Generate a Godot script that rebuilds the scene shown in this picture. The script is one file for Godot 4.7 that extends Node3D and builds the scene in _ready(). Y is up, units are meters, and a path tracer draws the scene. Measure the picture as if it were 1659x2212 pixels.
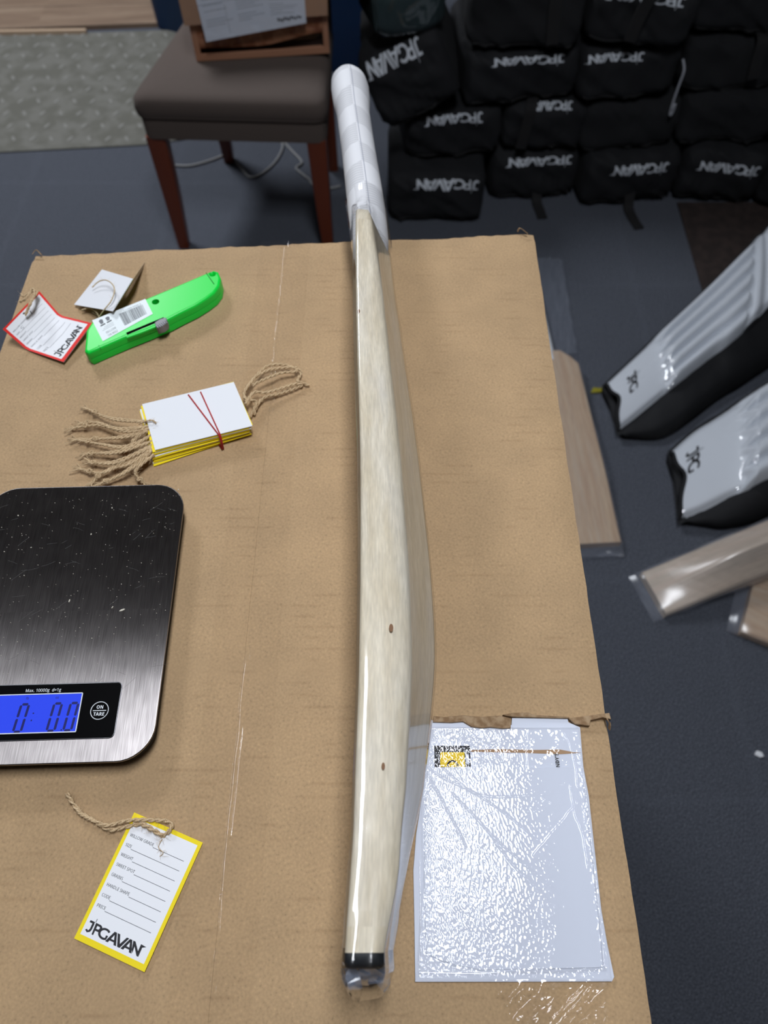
extends Node3D

const TOP := 0.92          # height of the carton's top, metres

class Geo:
	var v := PackedVector3Array()
	var uv := PackedVector2Array()
	var sg := PackedInt32Array()
	func tri(a: Vector3, b: Vector3, c: Vector3, g := 0, ua := Vector2.ZERO, ub := Vector2.ZERO, uc := Vector2.ZERO) -> void:
		v.append(a); v.append(b); v.append(c)
		uv.append(ua); uv.append(ub); uv.append(uc)
		sg.append(g)
	func quad(a: Vector3, b: Vector3, c: Vector3, d: Vector3, g := 0, ua := Vector2.ZERO, ub := Vector2.ZERO, uc := Vector2.ZERO, ud := Vector2.ZERO) -> void:
		tri(a, b, c, g, ua, ub, uc)
		tri(a, c, d, g, ua, uc, ud)
	func grid(rows: Array, uvs = null, closed := false, g := 0) -> void:
		for i in rows.size() - 1:
			var r0 = rows[i]
			var r1 = rows[i + 1]
			var n: int = r0.size()
			for j in (n if closed else n - 1):
				var k := (j + 1) % n
				if uvs == null:
					quad(r0[j], r0[k], r1[k], r1[j], g)
				else:
					quad(r0[j], r0[k], r1[k], r1[j], g, uvs[i][j], uvs[i][j + 1], uvs[i + 1][j + 1], uvs[i + 1][j])
	func fan(ring, g := 1, flip := false) -> void:
		var c := Vector3.ZERO
		for p in ring: c += p
		c /= ring.size()
		for j in ring.size():
			var k: int = (j + 1) % ring.size()
			if flip: tri(c, ring[j], ring[k], g)
			else: tri(c, ring[k], ring[j], g)
	func loft(rings: Array, caps := true, g := 0, uvs = null) -> void:
		grid(rings, uvs, true, g)
		if caps:
			fan(rings[0], g + 1)
			fan(rings[rings.size() - 1], g + 2, true)
	func add(o: Geo, t := Transform3D(), gshift := 0) -> void:
		for p in o.v: v.append(t * p)
		uv.append_array(o.uv)
		for s in o.sg: sg.append(s + gshift if s >= 0 else s)
	func mesh(base := Vector3.ZERO, orient := 1) -> ArrayMesh:
		# front faces run clockwise: a closed shape has a negative signed volume that way
		var s := 0.0
		var c := Vector3.ZERO
		for p in v: c += p
		c /= maxf(v.size(), 1)
		for i in range(0, v.size(), 3):
			if orient == 1: s += (v[i] - c).dot((v[i + 1] - c).cross(v[i + 2] - c))
			elif orient == 2: s += (v[i + 1] - v[i]).cross(v[i + 2] - v[i]).y
		var flip := s > 0.0
		var st := SurfaceTool.new()
		st.begin(Mesh.PRIMITIVE_TRIANGLES)
		for i in range(0, v.size(), 3):
			st.set_smooth_group(sg[i / 3] if sg[i / 3] >= 0 else 4294967295)
			for q in ([0, 2, 1] if flip else [0, 1, 2]):
				st.set_uv(uv[i + q])
				st.add_vertex(v[i + q] - base)
		st.generate_normals()
		return st.commit()

var rng := RandomNumberGenerator.new()
var noise := FastNoiseLite.new()
var taken := {}
var M := {}

func numbered(called: String) -> String:
	var n: int = taken.get(called, 0)
	taken[called] = n + 1
	return called if n == 0 else "%s_%03d" % [called, n]

func tag(o: Node3D, label: String, category: String, group := "") -> void:
	o.set_meta("label", label)
	o.set_meta("category", category)
	if group: o.set_meta("group", group)

func thing(called: String, at: Vector3, label: String, category: String, group := "") -> Node3D:
	var o := Node3D.new()
	o.name = numbered(called)
	add_child(o)
	o.position = at
	tag(o, label, category, group)
	return o

func obj(called: String, g: Geo, m: Material, parent: Node3D = null, base := Vector3.ZERO, orient := 1) -> MeshInstance3D:
	var o := MeshInstance3D.new()
	var at := base if parent == null else parent.global_position
	o.mesh = g.mesh(at, orient)
	o.material_override = m
	if parent == null:
		o.name = numbered(called)
		add_child(o)
		o.position = at
	else:
		o.name = called
		parent.add_child(o, true)
	return o

func struct(called: String, g: Geo, m: Material) -> MeshInstance3D:
	var o := obj(called, g, m)
	o.set_meta("kind", "structure")
	return o

# ---------- shapes
func rrect(w: float, d: float, r: float, seg := 5) -> PackedVector2Array:
	var out := PackedVector2Array()
	for k in 4:
		var c := Vector2([w / 2 - r, -w / 2 + r, -w / 2 + r, w / 2 - r][k], [d / 2 - r, d / 2 - r, -d / 2 + r, -d / 2 + r][k])
		for i in seg + 1:
			var a := PI / 2 * (k + float(i) / seg)
			out.append(c + Vector2(cos(a), sin(a)) * r)
	return out

func inset(p: PackedVector2Array, d: float) -> PackedVector2Array:
	var out := PackedVector2Array()
	var n := p.size()
	var area := 0.0
	for i in n: area += p[i].cross(p[(i + 1) % n])
	var s := 1.0 if area > 0.0 else -1.0
	for i in n:
		var a := (p[i] - p[(i + n - 1) % n]).normalized()
		var b := (p[(i + 1) % n] - p[i]).normalized()
		var na := Vector2(-a.y, a.x) * s
		var nb := Vector2(-b.y, b.x) * s
		var m := (na + nb).normalized()
		out.append(p[i] + m * d / maxf(0.5, m.dot(na)))
	return out

func at_height(p: PackedVector2Array, y: float) -> PackedVector3Array:
	var out := PackedVector3Array()
	for q in p: out.append(Vector3(q.x, y, q.y))
	return out

# a plate with this outline (x, z), from y0 up to y1, its top edge rounded by bev
func slab(p: PackedVector2Array, y0: float, y1: float, bev := 0.0, uvscale := 1.0) -> Geo:
	var g := Geo.new()
	var rings := [at_height(p, y0)]
	var top := p
	if bev > 0.0:
		for a in [0.0, 0.25, 0.5, 0.75, 1.0]:
			top = inset(p, bev * (1.0 - cos(a * PI / 2)))
			rings.append(at_height(top, y1 - bev + bev * sin(a * PI / 2)))
	else:
		rings.append(at_height(p, y1))
	g.grid(rings, null, true, 0)
	for cap in [[p, y0, 1], [top, y1, 2]]:
		var ids := Geometry2D.triangulate_polygon(cap[0])
		var up: bool = cap[1] == y1
		for i in range(0, ids.size(), 3):
			var a: Vector2 = cap[0][ids[i]]
			var b: Vector2 = cap[0][ids[i + 1]]
			var c: Vector2 = cap[0][ids[i + 2]]
			# keep winding consistent with the sides
			var area := 0.0
			for k in p.size(): area += p[k].cross(p[(k + 1) % p.size()])
			var ccw := (b - a).cross(c - a) > 0.0
			if ccw != ((area > 0.0) == up):
				var t := b; b = c; c = t
			g.tri(Vector3(a.x, cap[1], a.y), Vector3(b.x, cap[1], b.y), Vector3(c.x, cap[1], c.y), cap[2], a * uvscale, b * uvscale, c * uvscale)
	return g

func box(a: Vector3, b: Vector3, bev := 0.002) -> Geo:
	var r := minf(bev * 1.5, 0.45 * minf(b.x - a.x, b.z - a.z))
	var g := slab(rrect(b.x - a.x, b.z - a.z, r, 2), a.y, b.y, minf(r * 0.6, (b.y - a.y) * 0.4))
	var o := Geo.new()
	o.add(g, Transform3D(Basis(), Vector3((a.x + b.x) / 2, 0, (a.z + b.z) / 2)))
	return o

# a plate between four corners, thick downwards
func plate(tl: Vector3, tr: Vector3, br: Vector3, bl: Vector3, thick: float, n := 1) -> Geo:
	var g := Geo.new()
	var down := (tr - tl).cross(bl - tl).normalized() * thick
	if down.y > 0.0: down = -down
	var rows := []
	var uvs := []
	for i in n + 1:
		var t := float(i) / n
		rows.append([tl.lerp(bl, t), tr.lerp(br, t)])
		uvs.append([Vector2(0, t), Vector2(1, t)])
	g.grid(rows, uvs, false, 0)
	g.quad(tl + down, bl + down, br + down, tr + down, 1, Vector2(.02, .02), Vector2(.02, .02), Vector2(.02, .02), Vector2(.02, .02))
	var e := [tl, tr, br, bl]
	for i in 4:
		var a: Vector3 = e[i]
		var b: Vector3 = e[(i + 1) % 4]
		g.quad(b, a, a + down, b + down, 2 + i, Vector2(.02, .02), Vector2(.02, .02), Vector2(.02, .02), Vector2(.02, .02))
	return g

func smooth(pts: Array, n := 8) -> PackedVector3Array:
	var out := PackedVector3Array()
	for i in pts.size() - 1:
		var a: Vector3 = pts[maxi(i - 1, 0)]
		var b: Vector3 = pts[i]
		var c: Vector3 = pts[i + 1]
		var d: Vector3 = pts[mini(i + 2, pts.size() - 1)]
		for k in n:
			out.append(b.cubic_interpolate(c, a, d, float(k) / n))
	out.append(pts[pts.size() - 1])
	return out

func tube(path: PackedVector3Array, r, sides := 6, g := 0) -> Geo:
	var o := Geo.new()
	var rings := []
	var up := Vector3.UP
	for i in path.size():
		var dir := (path[mini(i + 1, path.size() - 1)] - path[maxi(i - 1, 0)]).normalized()
		if absf(dir.dot(up)) > 0.95: up = Vector3.RIGHT if absf(dir.x) < 0.9 else Vector3.BACK
		var side := dir.cross(up).normalized()
		up = side.cross(dir).normalized()
		var rad: float = r[i] if r is Array or r is PackedFloat32Array else r
		var ring := PackedVector3Array()
		for k in sides:
			var a := TAU * k / sides
			ring.append(path[i] + (side * cos(a) + up * sin(a)) * rad)
		rings.append(ring)
	o.loft(rings, true, g)
	return o

func ribbon(path: PackedVector3Array, side: Vector3, w: float, t: float) -> Geo:
	var o := Geo.new()
	var rings := []
	for i in path.size():
		var dir := (path[mini(i + 1, path.size() - 1)] - path[maxi(i - 1, 0)]).normalized()
		var s := (side - dir * side.dot(dir)).normalized() * w / 2
		var u := s.cross(dir).normalized() * t / 2
		rings.append(PackedVector3Array([path[i] - s - u, path[i] + s - u, path[i] + s + u, path[i] - s + u]))
	o.loft(rings, true, -1)
	return o

# jute twine: strands laid round each other, with loose fibres
func twine(path: PackedVector3Array, r := 0.0011, fuzz := 40, strands := 2) -> Geo:
	var o := Geo.new()
	var len := 0.0
	var dist := PackedFloat32Array([0.0])
	for i in path.size() - 1:
		len += path[i].distance_to(path[i + 1])
		dist.append(len)
	for s in strands:
		var p := PackedVector3Array()
		var rr := PackedFloat32Array()
		for i in path.size():
			var dir := (path[mini(i + 1, path.size() - 1)] - path[maxi(i - 1, 0)]).normalized()
			var side := dir.cross(Vector3.UP).normalized()
			if side.length() < 0.1: side = Vector3.RIGHT
			var up := side.cross(dir)
			var a := dist[i] / (r * 7.0) * TAU + TAU * s / strands
			p.append(path[i] + (side * cos(a) + up * sin(a)) * r * 0.5)
			rr.append(r * rng.randf_range(0.5, 0.66))
		o.add(tube(p, rr, 5), Transform3D(), s * 4)
	for k in fuzz:
		var i := rng.randi_range(1, path.size() - 2)
		var d := Vector3(rng.randf_range(-1, 1), rng.randf_range(-0.1, 0.8), rng.randf_range(-1, 1)).normalized()
		var e := (path[i + 1] - path[i]).normalized() * rng.randf_range(-1, 1)
		var l := rng.randf_range(0.0015, 0.005)
		o.add(tube(PackedVector3Array([path[i], path[i] + (d * 0.6 + e * 0.5) * l, path[i] + (d + e) * l]), 0.00006, 3), Transform3D(), 0)
	return o

# ---------- pictures computed for print, grain and wear
func tris_of(poly: PackedVector2Array) -> PackedVector2Array:
	var out := PackedVector2Array()
	for i in Geometry2D.triangulate_polygon(poly): out.append(poly[i])
	return out

func raster(im: Image, tris: PackedVector2Array, col: Color) -> void:
	var w := im.get_width()
	var h := im.get_height()
	for i in range(0, tris.size() - 2, 3):
		var a := tris[i]
		var b := tris[i + 1]
		var c := tris[i + 2]
		var area := (b - a).cross(c - a)
		if absf(area) < 1e-6: continue
		for y in range(maxi(0, int(minf(a.y, minf(b.y, c.y)))), mini(h - 1, int(maxf(a.y, maxf(b.y, c.y)))) + 1):
			for x in range(maxi(0, int(minf(a.x, minf(b.x, c.x)))), mini(w - 1, int(maxf(a.x, maxf(b.x, c.x)))) + 1):
				var n := 0
				for s in 9:
					var p := Vector2(x + (s % 3 + 0.5) / 3.0, y + (s / 3 + 0.5) / 3.0)
					var u := (b - a).cross(p - a) / area
					var t := (p - a).cross(c - a) / area
					if u >= 0.0 and t >= 0.0 and u + t <= 1.0: n += 1
				if n: im.set_pixel(x, y, im.get_pixel(x, y).lerp(col, n / 9.0))

func text_tris(s: String, px: float, at: Vector2, bold := false, stretch := 1.0, align := HORIZONTAL_ALIGNMENT_LEFT) -> PackedVector2Array:
	var t := TextMesh.new()
	var f := SystemFont.new()
	f.font_names = ["Droid Sans"]
	f.font_weight = 700 if bold else 400
	t.font = f
	t.font_size = 64
	t.pixel_size = 1.0 / 64.0
	t.depth = 0.0
	t.text = s
	t.horizontal_alignment = align
	t.vertical_alignment = VERTICAL_ALIGNMENT_BOTTOM
	var arr := t.get_mesh_arrays()
	var out := PackedVector2Array()
	var v: PackedVector3Array = arr[Mesh.ARRAY_VERTEX]
	var idx = arr[Mesh.ARRAY_INDEX]
	for i in (idx if idx != null and idx.size() else range(v.size())):
		out.append(at + Vector2(v[i].x * stretch, -v[i].y) * px)
	return out

func stroke(pts: Array, w: float) -> PackedVector2Array:
	var out := PackedVector2Array()
	for poly in Geometry2D.offset_polyline(PackedVector2Array(pts), w / 2, Geometry2D.JOIN_MITER, Geometry2D.END_BUTT):
		out.append_array(tris_of(poly))
	return out

# the seven bold letters on the tags and bags, one unit high, y up
func wordmark(only := "") -> PackedVector2Array:
	var o := PackedVector2Array()
	o.append_array(tris_of([Vector2(-.05, 1.04), Vector2(.33, 1.04), Vector2(.31, .86), Vector2(-.05, .86)]))
	o.append_array(stroke([Vector2(.26, .9), Vector2(.26, .36), Vector2(.2, .18), Vector2(.08, .1), Vector2(-.07, .21)], .16))
	o.append_array(tris_of([Vector2(.365, 1.36), Vector2(.405, 1.36), Vector2(.4, 1.05), Vector2(.36, 1.05)]))
	o.append_array(tris_of([Vector2(.42, 1.03), Vector2(.6, 1.03), Vector2(.6, .02), Vector2(.47, .02)]))
	o.append_array(stroke([Vector2(.55, .94), Vector2(.8, .94), Vector2(.9, .88), Vector2(.94, .74), Vector2(.9, .58), Vector2(.8, .5), Vector2(.55, .5)], .18))
	var arc := []
	for i in 15: arc.append(Vector2(1.34, .5) + Vector2.from_angle(deg_to_rad(42 + i * 19)) * .4)
	o.append_array(stroke(arc, .18))
	o.append_array(tris_of([Vector2(1.5, .46), Vector2(1.66, .46), Vector2(1.62, .12), Vector2(1.5, .16)]))
	if only == "JPG": return o
	for x in [0.0, 1.26]:
		o.append_array(tris_of([Vector2(1.6 + x, 0), Vector2(1.82 + x, 0), Vector2(2.14 + x, 1.02), Vector2(1.97 + x, 1.02)]))
		o.append_array(tris_of([Vector2(1.99 + x, 1.02), Vector2(2.16 + x, 1.02), Vector2(2.5 + x, 0), Vector2(2.29 + x, 0)]))
		o.append_array(tris_of([Vector2(1.84 + x, .2), Vector2(2.38 + x, .2), Vector2(2.33 + x, .37), Vector2(1.9 + x, .37)]))
	o.append_array(tris_of([Vector2(2.22, 1.02), Vector2(2.42, 1.02), Vector2(2.69, .3), Vector2(2.98, 1.02), Vector2(3.16, 1.02), Vector2(2.79, 0), Vector2(2.59, 0)]))
	o.append_array(tris_of([Vector2(3.5, 1.02), Vector2(3.68, 1.02), Vector2(4.13, .4), Vector2(4.13, 1.02), Vector2(4.56, .98), Vector2(4.31, .8), Vector2(4.31, 0), Vector2(4.17, 0), Vector2(3.76, .62), Vector2(3.8, .05), Vector2(3.66, .3)]))
	return o

func placed(t: PackedVector2Array, at: Vector2, sx: float, sy: float) -> PackedVector2Array:
	var out := PackedVector2Array()
	for p in t: out.append(at + Vector2(p.x * sx, -p.y * sy))
	return out

func rect_tris(x: float, y: float, w: float, h: float) -> PackedVector2Array:
	return PackedVector2Array([Vector2(x, y), Vector2(x + w, y), Vector2(x + w, y + h), Vector2(x, y), Vector2(x + w, y + h), Vector2(x, y + h)])

func tag_picture(border: Color, pen := false) -> ImageTexture:
	var W := 512
	var H := 800
	var im := Image.create(W, H, false, Image.FORMAT_RGB8)
	im.fill(border)
	im.fill_rect(Rect2i(24, 28, W - 48, H - 64), Color(.93, .935, .95))
	var ink := Color(.1, .1, .12)
	var names := ["WILLOW GRADE", "SIZE", "WEIGHT", "SWEET SPOT", "GRAINS", "HANDLE SHAPE", "CODE", "PRICE"]
	for i in 8:
		var y := 150.0 + i * 64.0
		var t := text_tris(names[i], 27.0, Vector2(42, y), false, .92)
		var right := 44.0
		for p in t: right = maxf(right, p.x)
		raster(im, t, ink)
		raster(im, rect_tris(right + 2, y - 2, 446 - right, 2.8), Color(.16, .16, .2))
	raster(im, placed(wordmark(), Vector2(52, 742), 89, 66), ink)
	if pen:
		raster(im, PackedVector2Array([Vector2(300, 96), Vector2(307, 94), Vector2(292, 146), Vector2(307, 94), Vector2(299, 147), Vector2(292, 146)]), ink)
		for seg in [[Vector2(120, 168), Vector2(150, 164)], [Vector2(121, 168), Vector2(122, 186)], [Vector2(122, 186), Vector2(146, 190)], [Vector2(146, 190), Vector2(140, 208)], [Vector2(140, 208), Vector2(116, 206)]]:
			raster(im, stroke(seg, 3.0), ink)
	raster(im, circle_tris(Vector2(W * .48, H * .075), 12), Color(.2, .16, .12))
	return ImageTexture.create_from_image(im)

func circle_tris(c: Vector2, r: float) -> PackedVector2Array:
	var p := PackedVector2Array()
	for i in 24: p.append(c + Vector2.from_angle(TAU * i / 24) * r)
	return tris_of(p)

func noise_tex(freq: float, a: Color, b: Color, size := 512, fractal := 4, kind := FastNoiseLite.TYPE_SIMPLEX_SMOOTH, lo := 0.3, hi := 0.7, seed_ := 1) -> ImageTexture:
	var n := FastNoiseLite.new()
	n.noise_type = kind
	n.frequency = freq
	n.fractal_octaves = fractal
	n.seed = seed_
	var src := n.get_seamless_image(size, size)
	src.convert(Image.FORMAT_L8)
	var d := src.get_data()
	var out := PackedByteArray()
	out.resize(size * size * 3)
	var lut := []
	for i in 256:
		var c := a.lerp(b, clampf((i / 255.0 - lo) / (hi - lo), 0, 1))
		lut.append([c.r8, c.g8, c.b8])
	for i in d.size():
		var c = lut[d[i]]
		out[i * 3] = c[0]; out[i * 3 + 1] = c[1]; out[i * 3 + 2] = c[2]
	return ImageTexture.create_from_image(Image.create_from_data(size, size, false, Image.FORMAT_RGB8, out))

func grain_tex(cols: Array, w := 256, h := 1024, across := 0.05, along := 0.004, seed_ := 3) -> ImageTexture:
	var n := FastNoiseLite.new()
	n.seed = seed_
	n.frequency = 1.0
	n.fractal_octaves = 3
	var big := FastNoiseLite.new()
	big.seed = seed_ + 7
	big.frequency = 1.0
	var im := Image.create(w, h, false, Image.FORMAT_RGB8)
	for y in h:
		for x in w:
			var bend := big.get_noise_2d(x * .008, y * .003) * 14.0
			var t := n.get_noise_2d((x + bend) * across, y * along) * .55 + .5
			var u := big.get_noise_2d(x * .02 + 50, y * .004) * .7 + .5
			var c: Color = cols[0].lerp(cols[1], clampf(t, 0, 1)).lerp(cols[2], clampf(u * u * .7, 0, 1))
			var fine := n.get_noise_2d(x * across * 9.0 + 31, y * along * 5.0)
			im.set_pixel(x, y, c * (1.0 + .09 * fine))
	return ImageTexture.create_from_image(im)

func mat(col: Color, rough := 0.8, tex: Texture2D = null, tile := 1.0, world := false) -> StandardMaterial3D:
	var m := StandardMaterial3D.new()
	m.albedo_color = col
	m.roughness = rough
	if tex:
		m.albedo_texture = tex
		m.uv1_triplanar = world
		m.uv1_scale = Vector3.ONE * tile
	return m

func film(alpha := 0.04, rough := 0.06, tint := Color(1, 1, 1)) -> StandardMaterial3D:
	var m := StandardMaterial3D.new()
	m.transparency = BaseMaterial3D.TRANSPARENCY_ALPHA
	m.albedo_color = Color(tint, alpha)
	m.roughness = rough
	m.metallic_specular = 0.5
	m.cull_mode = BaseMaterial3D.CULL_DISABLED
	return m

func table(t: Array, z: float) -> float:
	# pairs (z, value) with z falling; linear in between, eased
	for i in t.size() - 1:
		if z >= t[i + 1][0] or i == t.size() - 2:
			var a: float = t[i][0]
			var b: float = t[i + 1][0]
			var u := (z - a) / (b - a)
			var p: float = t[maxi(i - 1, 0)][1]
			var q: float = t[mini(i + 2, t.size() - 1)][1]
			return cubic_interpolate(t[i][1], t[i + 1][1], p, q, clampf(u, 0.0, 1.2))
	return t[0][1]

func _ready() -> void:
	rng.seed = 77
	noise.seed = 5
	noise.frequency = 1.0
	# ---- camera
	var cam := Camera3D.new()
	cam.name = "camera"
	add_child(cam)
	cam.position = Vector3(0, 1.435, 0)
	cam.rotation_degrees = Vector3(-60, 0, 0)
	var lens := CameraAttributesPhysical.new()
	lens.frustum_focal_length = 16.828
	lens.frustum_focus_distance = 0.50
	lens.exposure_aperture = 4.9
	lens.frustum_near = 0.05
	lens.frustum_far = 20.0
	cam.attributes = lens
	# ---- air and exposure
	var we := WorldEnvironment.new()
	we.name = "environment"
	var env := Environment.new()
	env.background_mode = Environment.BG_COLOR
	env.background_color = Color(0, 0, 0)
	env.tonemap_mode = Environment.TONE_MAPPER_LINEAR
	env.tonemap_exposure = 1.0
	env.sdfgi_enabled = true
	env.ssao_enabled = true
	env.ssil_enabled = true
	we.environment = env
	add_child(we)
	materials()
	# ---- lamps: light panels in the ceiling
	lamp(Vector3(.13, 2.69, -.31), Vector2(.28, .74), 2.75, "narrow white ceiling light panel directly above the large carton", Color(.95, .97, 1.0))
	lamp(Vector3(-1.45, 2.69, -2.75), Vector2(.6, 1.0), 6.4, "square white ceiling light panel above the grey mat and chair", Color(.95, .97, 1.0))
	room()
	carton()
	bat()
	kitchen_scale()
	pouch()
	knife()
	tags()
	chair()
	behind_chair()
	bags()
	pads()
	floor_bats()

func lamp(at: Vector3, size: Vector2, energy: float, label: String, col: Color) -> void:
	var t := thing("ceiling_light", at, label, "light")
	var frame := Geo.new()
	for s in [-1, 1]:
		frame.add(box(at + Vector3(s * (size.x / 2 + .01) - .01, -.012, -size.y / 2 - .02), at + Vector3(s * (size.x / 2 + .01) + .01, .008, size.y / 2 + .02)))
		frame.add(box(at + Vector3(-size.x / 2, -.012, s * (size.y / 2 + .01) - .01), at + Vector3(size.x / 2, .008, s * (size.y / 2 + .01) + .01)))
	obj("frame", frame, M.white_paint, t)
	var e := StandardMaterial3D.new()
	e.albedo_color = Color(.9, .9, .9)
	e.emission_enabled = true
	e.emission = col
	e.emission_energy_multiplier = 1.0
	obj("light_diffuser", box(at + Vector3(-size.x / 2, -.004, -size.y / 2), at + Vector3(size.x / 2, .004, size.y / 2), .001), e, t)
	var l := AreaLight3D.new()
	l.name = "panel_glow"
	t.add_child(l)
	l.position = Vector3(0, -.014, 0)
	l.rotation_degrees = Vector3(-90, 0, 0)
	l.area_size = size
	l.light_energy = energy
	l.light_color = col
	l.area_range = 12.0
	l.area_attenuation = 2.0
	l.shadow_enabled = true

func materials() -> void:
	M.white_paint = mat(Color(.86, .86, .85), .7)
	M.wall = mat(Color(.42, .41, .40), .9)
	M.ceiling = mat(Color(.80, .80, .79), .9)
	# carton board
	var cb := mat(Color(1, 1, 1), .85, board_tex(), 2.75)
	cb.heightmap_enabled = true
	cb.heightmap_texture = noise_tex(.16, Color.BLACK, Color.WHITE, 1024, 3, FastNoiseLite.TYPE_SIMPLEX_SMOOTH, .2, .8, 9)
	cb.heightmap_scale = .004
	M.card = cb
	M.card_torn = mat(Color(.66, .56, .44), .95, noise_tex(.06, Color(.8, .75, .7), Color(1, 1, 1), 256), 8.0, true)
	M.card_edge = mat(Color(.66, .52, .36), .95)
	# carpet
	var cp := mat(Color(1, 1, 1), 1.0, noise_tex(.11, Color(.235, .25, .285), Color(.395, .41, .45), 1024, 5, FastNoiseLite.TYPE_SIMPLEX, .25, .75, 4), 2.2, true)
	cp.uv1_world_triplanar = true
	cp.heightmap_enabled = true
	cp.heightmap_texture = noise_tex(.2, Color.BLACK, Color.WHITE, 512, 3, FastNoiseLite.TYPE_SIMPLEX, .2, .8, 14)
	cp.heightmap_scale = .25
	M.carpet = cp
	# willow
	M.willow = mat(Color(1, 1, 1), .55, grain_tex([Color(.885, .845, .76), Color(.77, .715, .61), Color(.83, .81, .775)], 256, 1024, .09, .006))
	M.willow_red = mat(Color(1, 1, 1), .55, grain_tex([Color(.80, .70, .57), Color(.70, .56, .43), Color(.78, .71, .62)], 256, 512, .05, .006, 12))
	M.plank = mat(Color(1, 1, 1), .6, grain_tex([Color(.56, .47, .39), Color(.43, .35, .29), Color(.62, .54, .46)], 256, 512, .12, .006, 15))
	M.rubber_dark = mat(Color(.10, .11, .125), .6)
	M.film = film(.0, .05)
	M.bat_film = film(.0, .09)
	M.film_tuft = film(.28, .2, Color(.62, .66, .74))
	M.twine = mat(Color(.93, .83, .68), .95, noise_tex(.1, Color(.7, .66, .6), Color(1.0, 1.0, 1.0), 256), 60.0, true)
	M.white_card = mat(Color(.90, .905, .92), .75)
	M.black_cloth = mat(Color(.058, .062, .075), .92)
	M.black_shiny = mat(Color(.03, .03, .035), .18)
	M.card_side = mat(Color(.68, .55, .40), .9, noise_tex(.06, Color(.85, .8, .75), Color(1, 1, 1), 256), 3.0, true)
	M.card_plain = mat(Color(.66, .53, .40), .9)
	M.tape = film(.0, .08, Color(.75, .66, .55))
	M.tape.metallic_specular = .36
	M.kraft = mat(Color(.72, .62, .50), .9)
	M.thread = mat(Color(.82, .74, .60), .95)
	M.knot = mat(Color(.48, .34, .22), .7)
	M.grip = mat(Color(1, 1, 1), .62, grip_tex(), 1.0)
	M.grip_seam = mat(Color(.62, .63, .68), .7)
	M.grip_plain = mat(Color(.85, .86, .88), .7)
	M.film_hazy = film(.10, .22, Color(.75, .78, .85))
	M.film_hazy.albedo_color = Color(.75, .78, .85, .10)
	M.black_matte = mat(Color(.04, .04, .042), .8)
	M.black_plastic = mat(Color(.055, .055, .06), .45)
	M.grey_plastic = mat(Color(.52, .52, .54), .45)
	M.green = mat(Color(.02, .88, .27), .36)
	M.green_dark = mat(Color(.02, .5, .13), .5)
	M.red_band = mat(Color(.70, .12, .13), .55)
	M.ink = mat(Color(.10, .10, .12), .7)
	M.tag_yellow = mat(Color(.93, .80, .05), .7)
	M.tag_yellow_print = mat(Color(1, 1, 1), .7, tag_picture(Color(.96, .86, .02)))
	M.tag_red_print = mat(Color(1, 1, 1), .6, tag_picture(Color(.90, .12, .07), true))
	M.barcode = mat(Color(1, 1, 1), .5, barcode_tex())
	M.pouch_white = mat(Color(.80, .82, .875), .55)
	M.pouch_film = film(.02, .035)
	M.print_white = mat(Color(.88, .90, .92), .5)
	M.dust = mat(Color(.80, .78, .72), .9)
	M.scratch = mat(Color(.42, .415, .41), .6)
	M.steel_plain = mat(Color(.5, .5, .52), .3)
	M.steel_plain.metallic = 1.0
	var st := mat(Color(.70, .675, .67), .29, noise_tex(.02, Color(.88, .88, .88), Color(1, 1, 1), 256))
	st.metallic = 1.0
	st.albedo_texture = brushed_tex()
	st.anisotropy_enabled = true
	st.anisotropy = 1.0
	M.steel = st
	var lcd := mat(Color(.05, .09, .5), .25)
	lcd.emission_enabled = true
	lcd.emission = Color(.22, .33, .95)
	lcd.emission_energy_multiplier = .75
	M.lcd = lcd
	M.lcd_ink = mat(Color(.10, .12, .40), .4)
	M.brown_fabric = mat(Color(.36, .315, .29), .95, noise_tex(.25, Color(.82, .82, .82), Color(1, 1, 1), 256, 3, FastNoiseLite.TYPE_SIMPLEX), 9.0, true)
	M.brown_fabric_dark = mat(Color(.30, .26, .24), .95)
	M.red_wood = mat(Color(.42, .19, .10), .35)
	M.card_red = mat(Color(.66, .47, .36), .7)
	M.card_red2 = mat(Color(.70, .49, .37), .6, noise_tex(.02, Color(.75, .62, .55), Color(1, 1, 1), 256, 3), 5.0, true)
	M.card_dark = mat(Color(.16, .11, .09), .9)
	M.card_flap = mat(Color(.58, .45, .36), .9)
	M.sheet_print = mat(Color(1, 1, 1), .7, sheet_tex())
	M.cable = mat(Color(.55, .55, .55), .5)
	M.mat_grey = mat(Color(.43, .425, .40), .85, noise_tex(.03, Color(.88, .88, .86), Color(1, 1, 1), 256), 1.5, true)
	M.mat_tread = mat(Color(.50, .495, .475), .7)
	M.plank_light = mat(Color(.74, .64, .54), .6)
	M.blue = mat(Color(.04, .26, .47), .55)
	M.brown_board = mat(Color(.20, .155, .14), .8, noise_tex(.03, Color(.8, .8, .8), Color(1, 1, 1), 256), 3.0, true)
	M.olive = mat(Color(.55, .52, .12), .5)
	M.strap = mat(Color(.08, .075, .08), .85)
	M.cord = mat(Color(.62, .63, .66), .8)
	M.teal = mat(Color(.09, .17, .18), .8)
	M.pad_white = mat(Color(.80, .82, .85), .5)
	M.pad_black = mat(Color(.05, .054, .07), .8)
	M.willow_pink = mat(Color(1, 1, 1), .5, grain_tex([Color(.80, .73, .65), Color(.70, .64, .56), Color(.80, .70, .62)], 256, 512, .04, .006, 22))
	M.bag_print = mat(Color(1, 1, 1), .85, bag_tex())
	M.bag_print.texture_repeat = false


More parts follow.
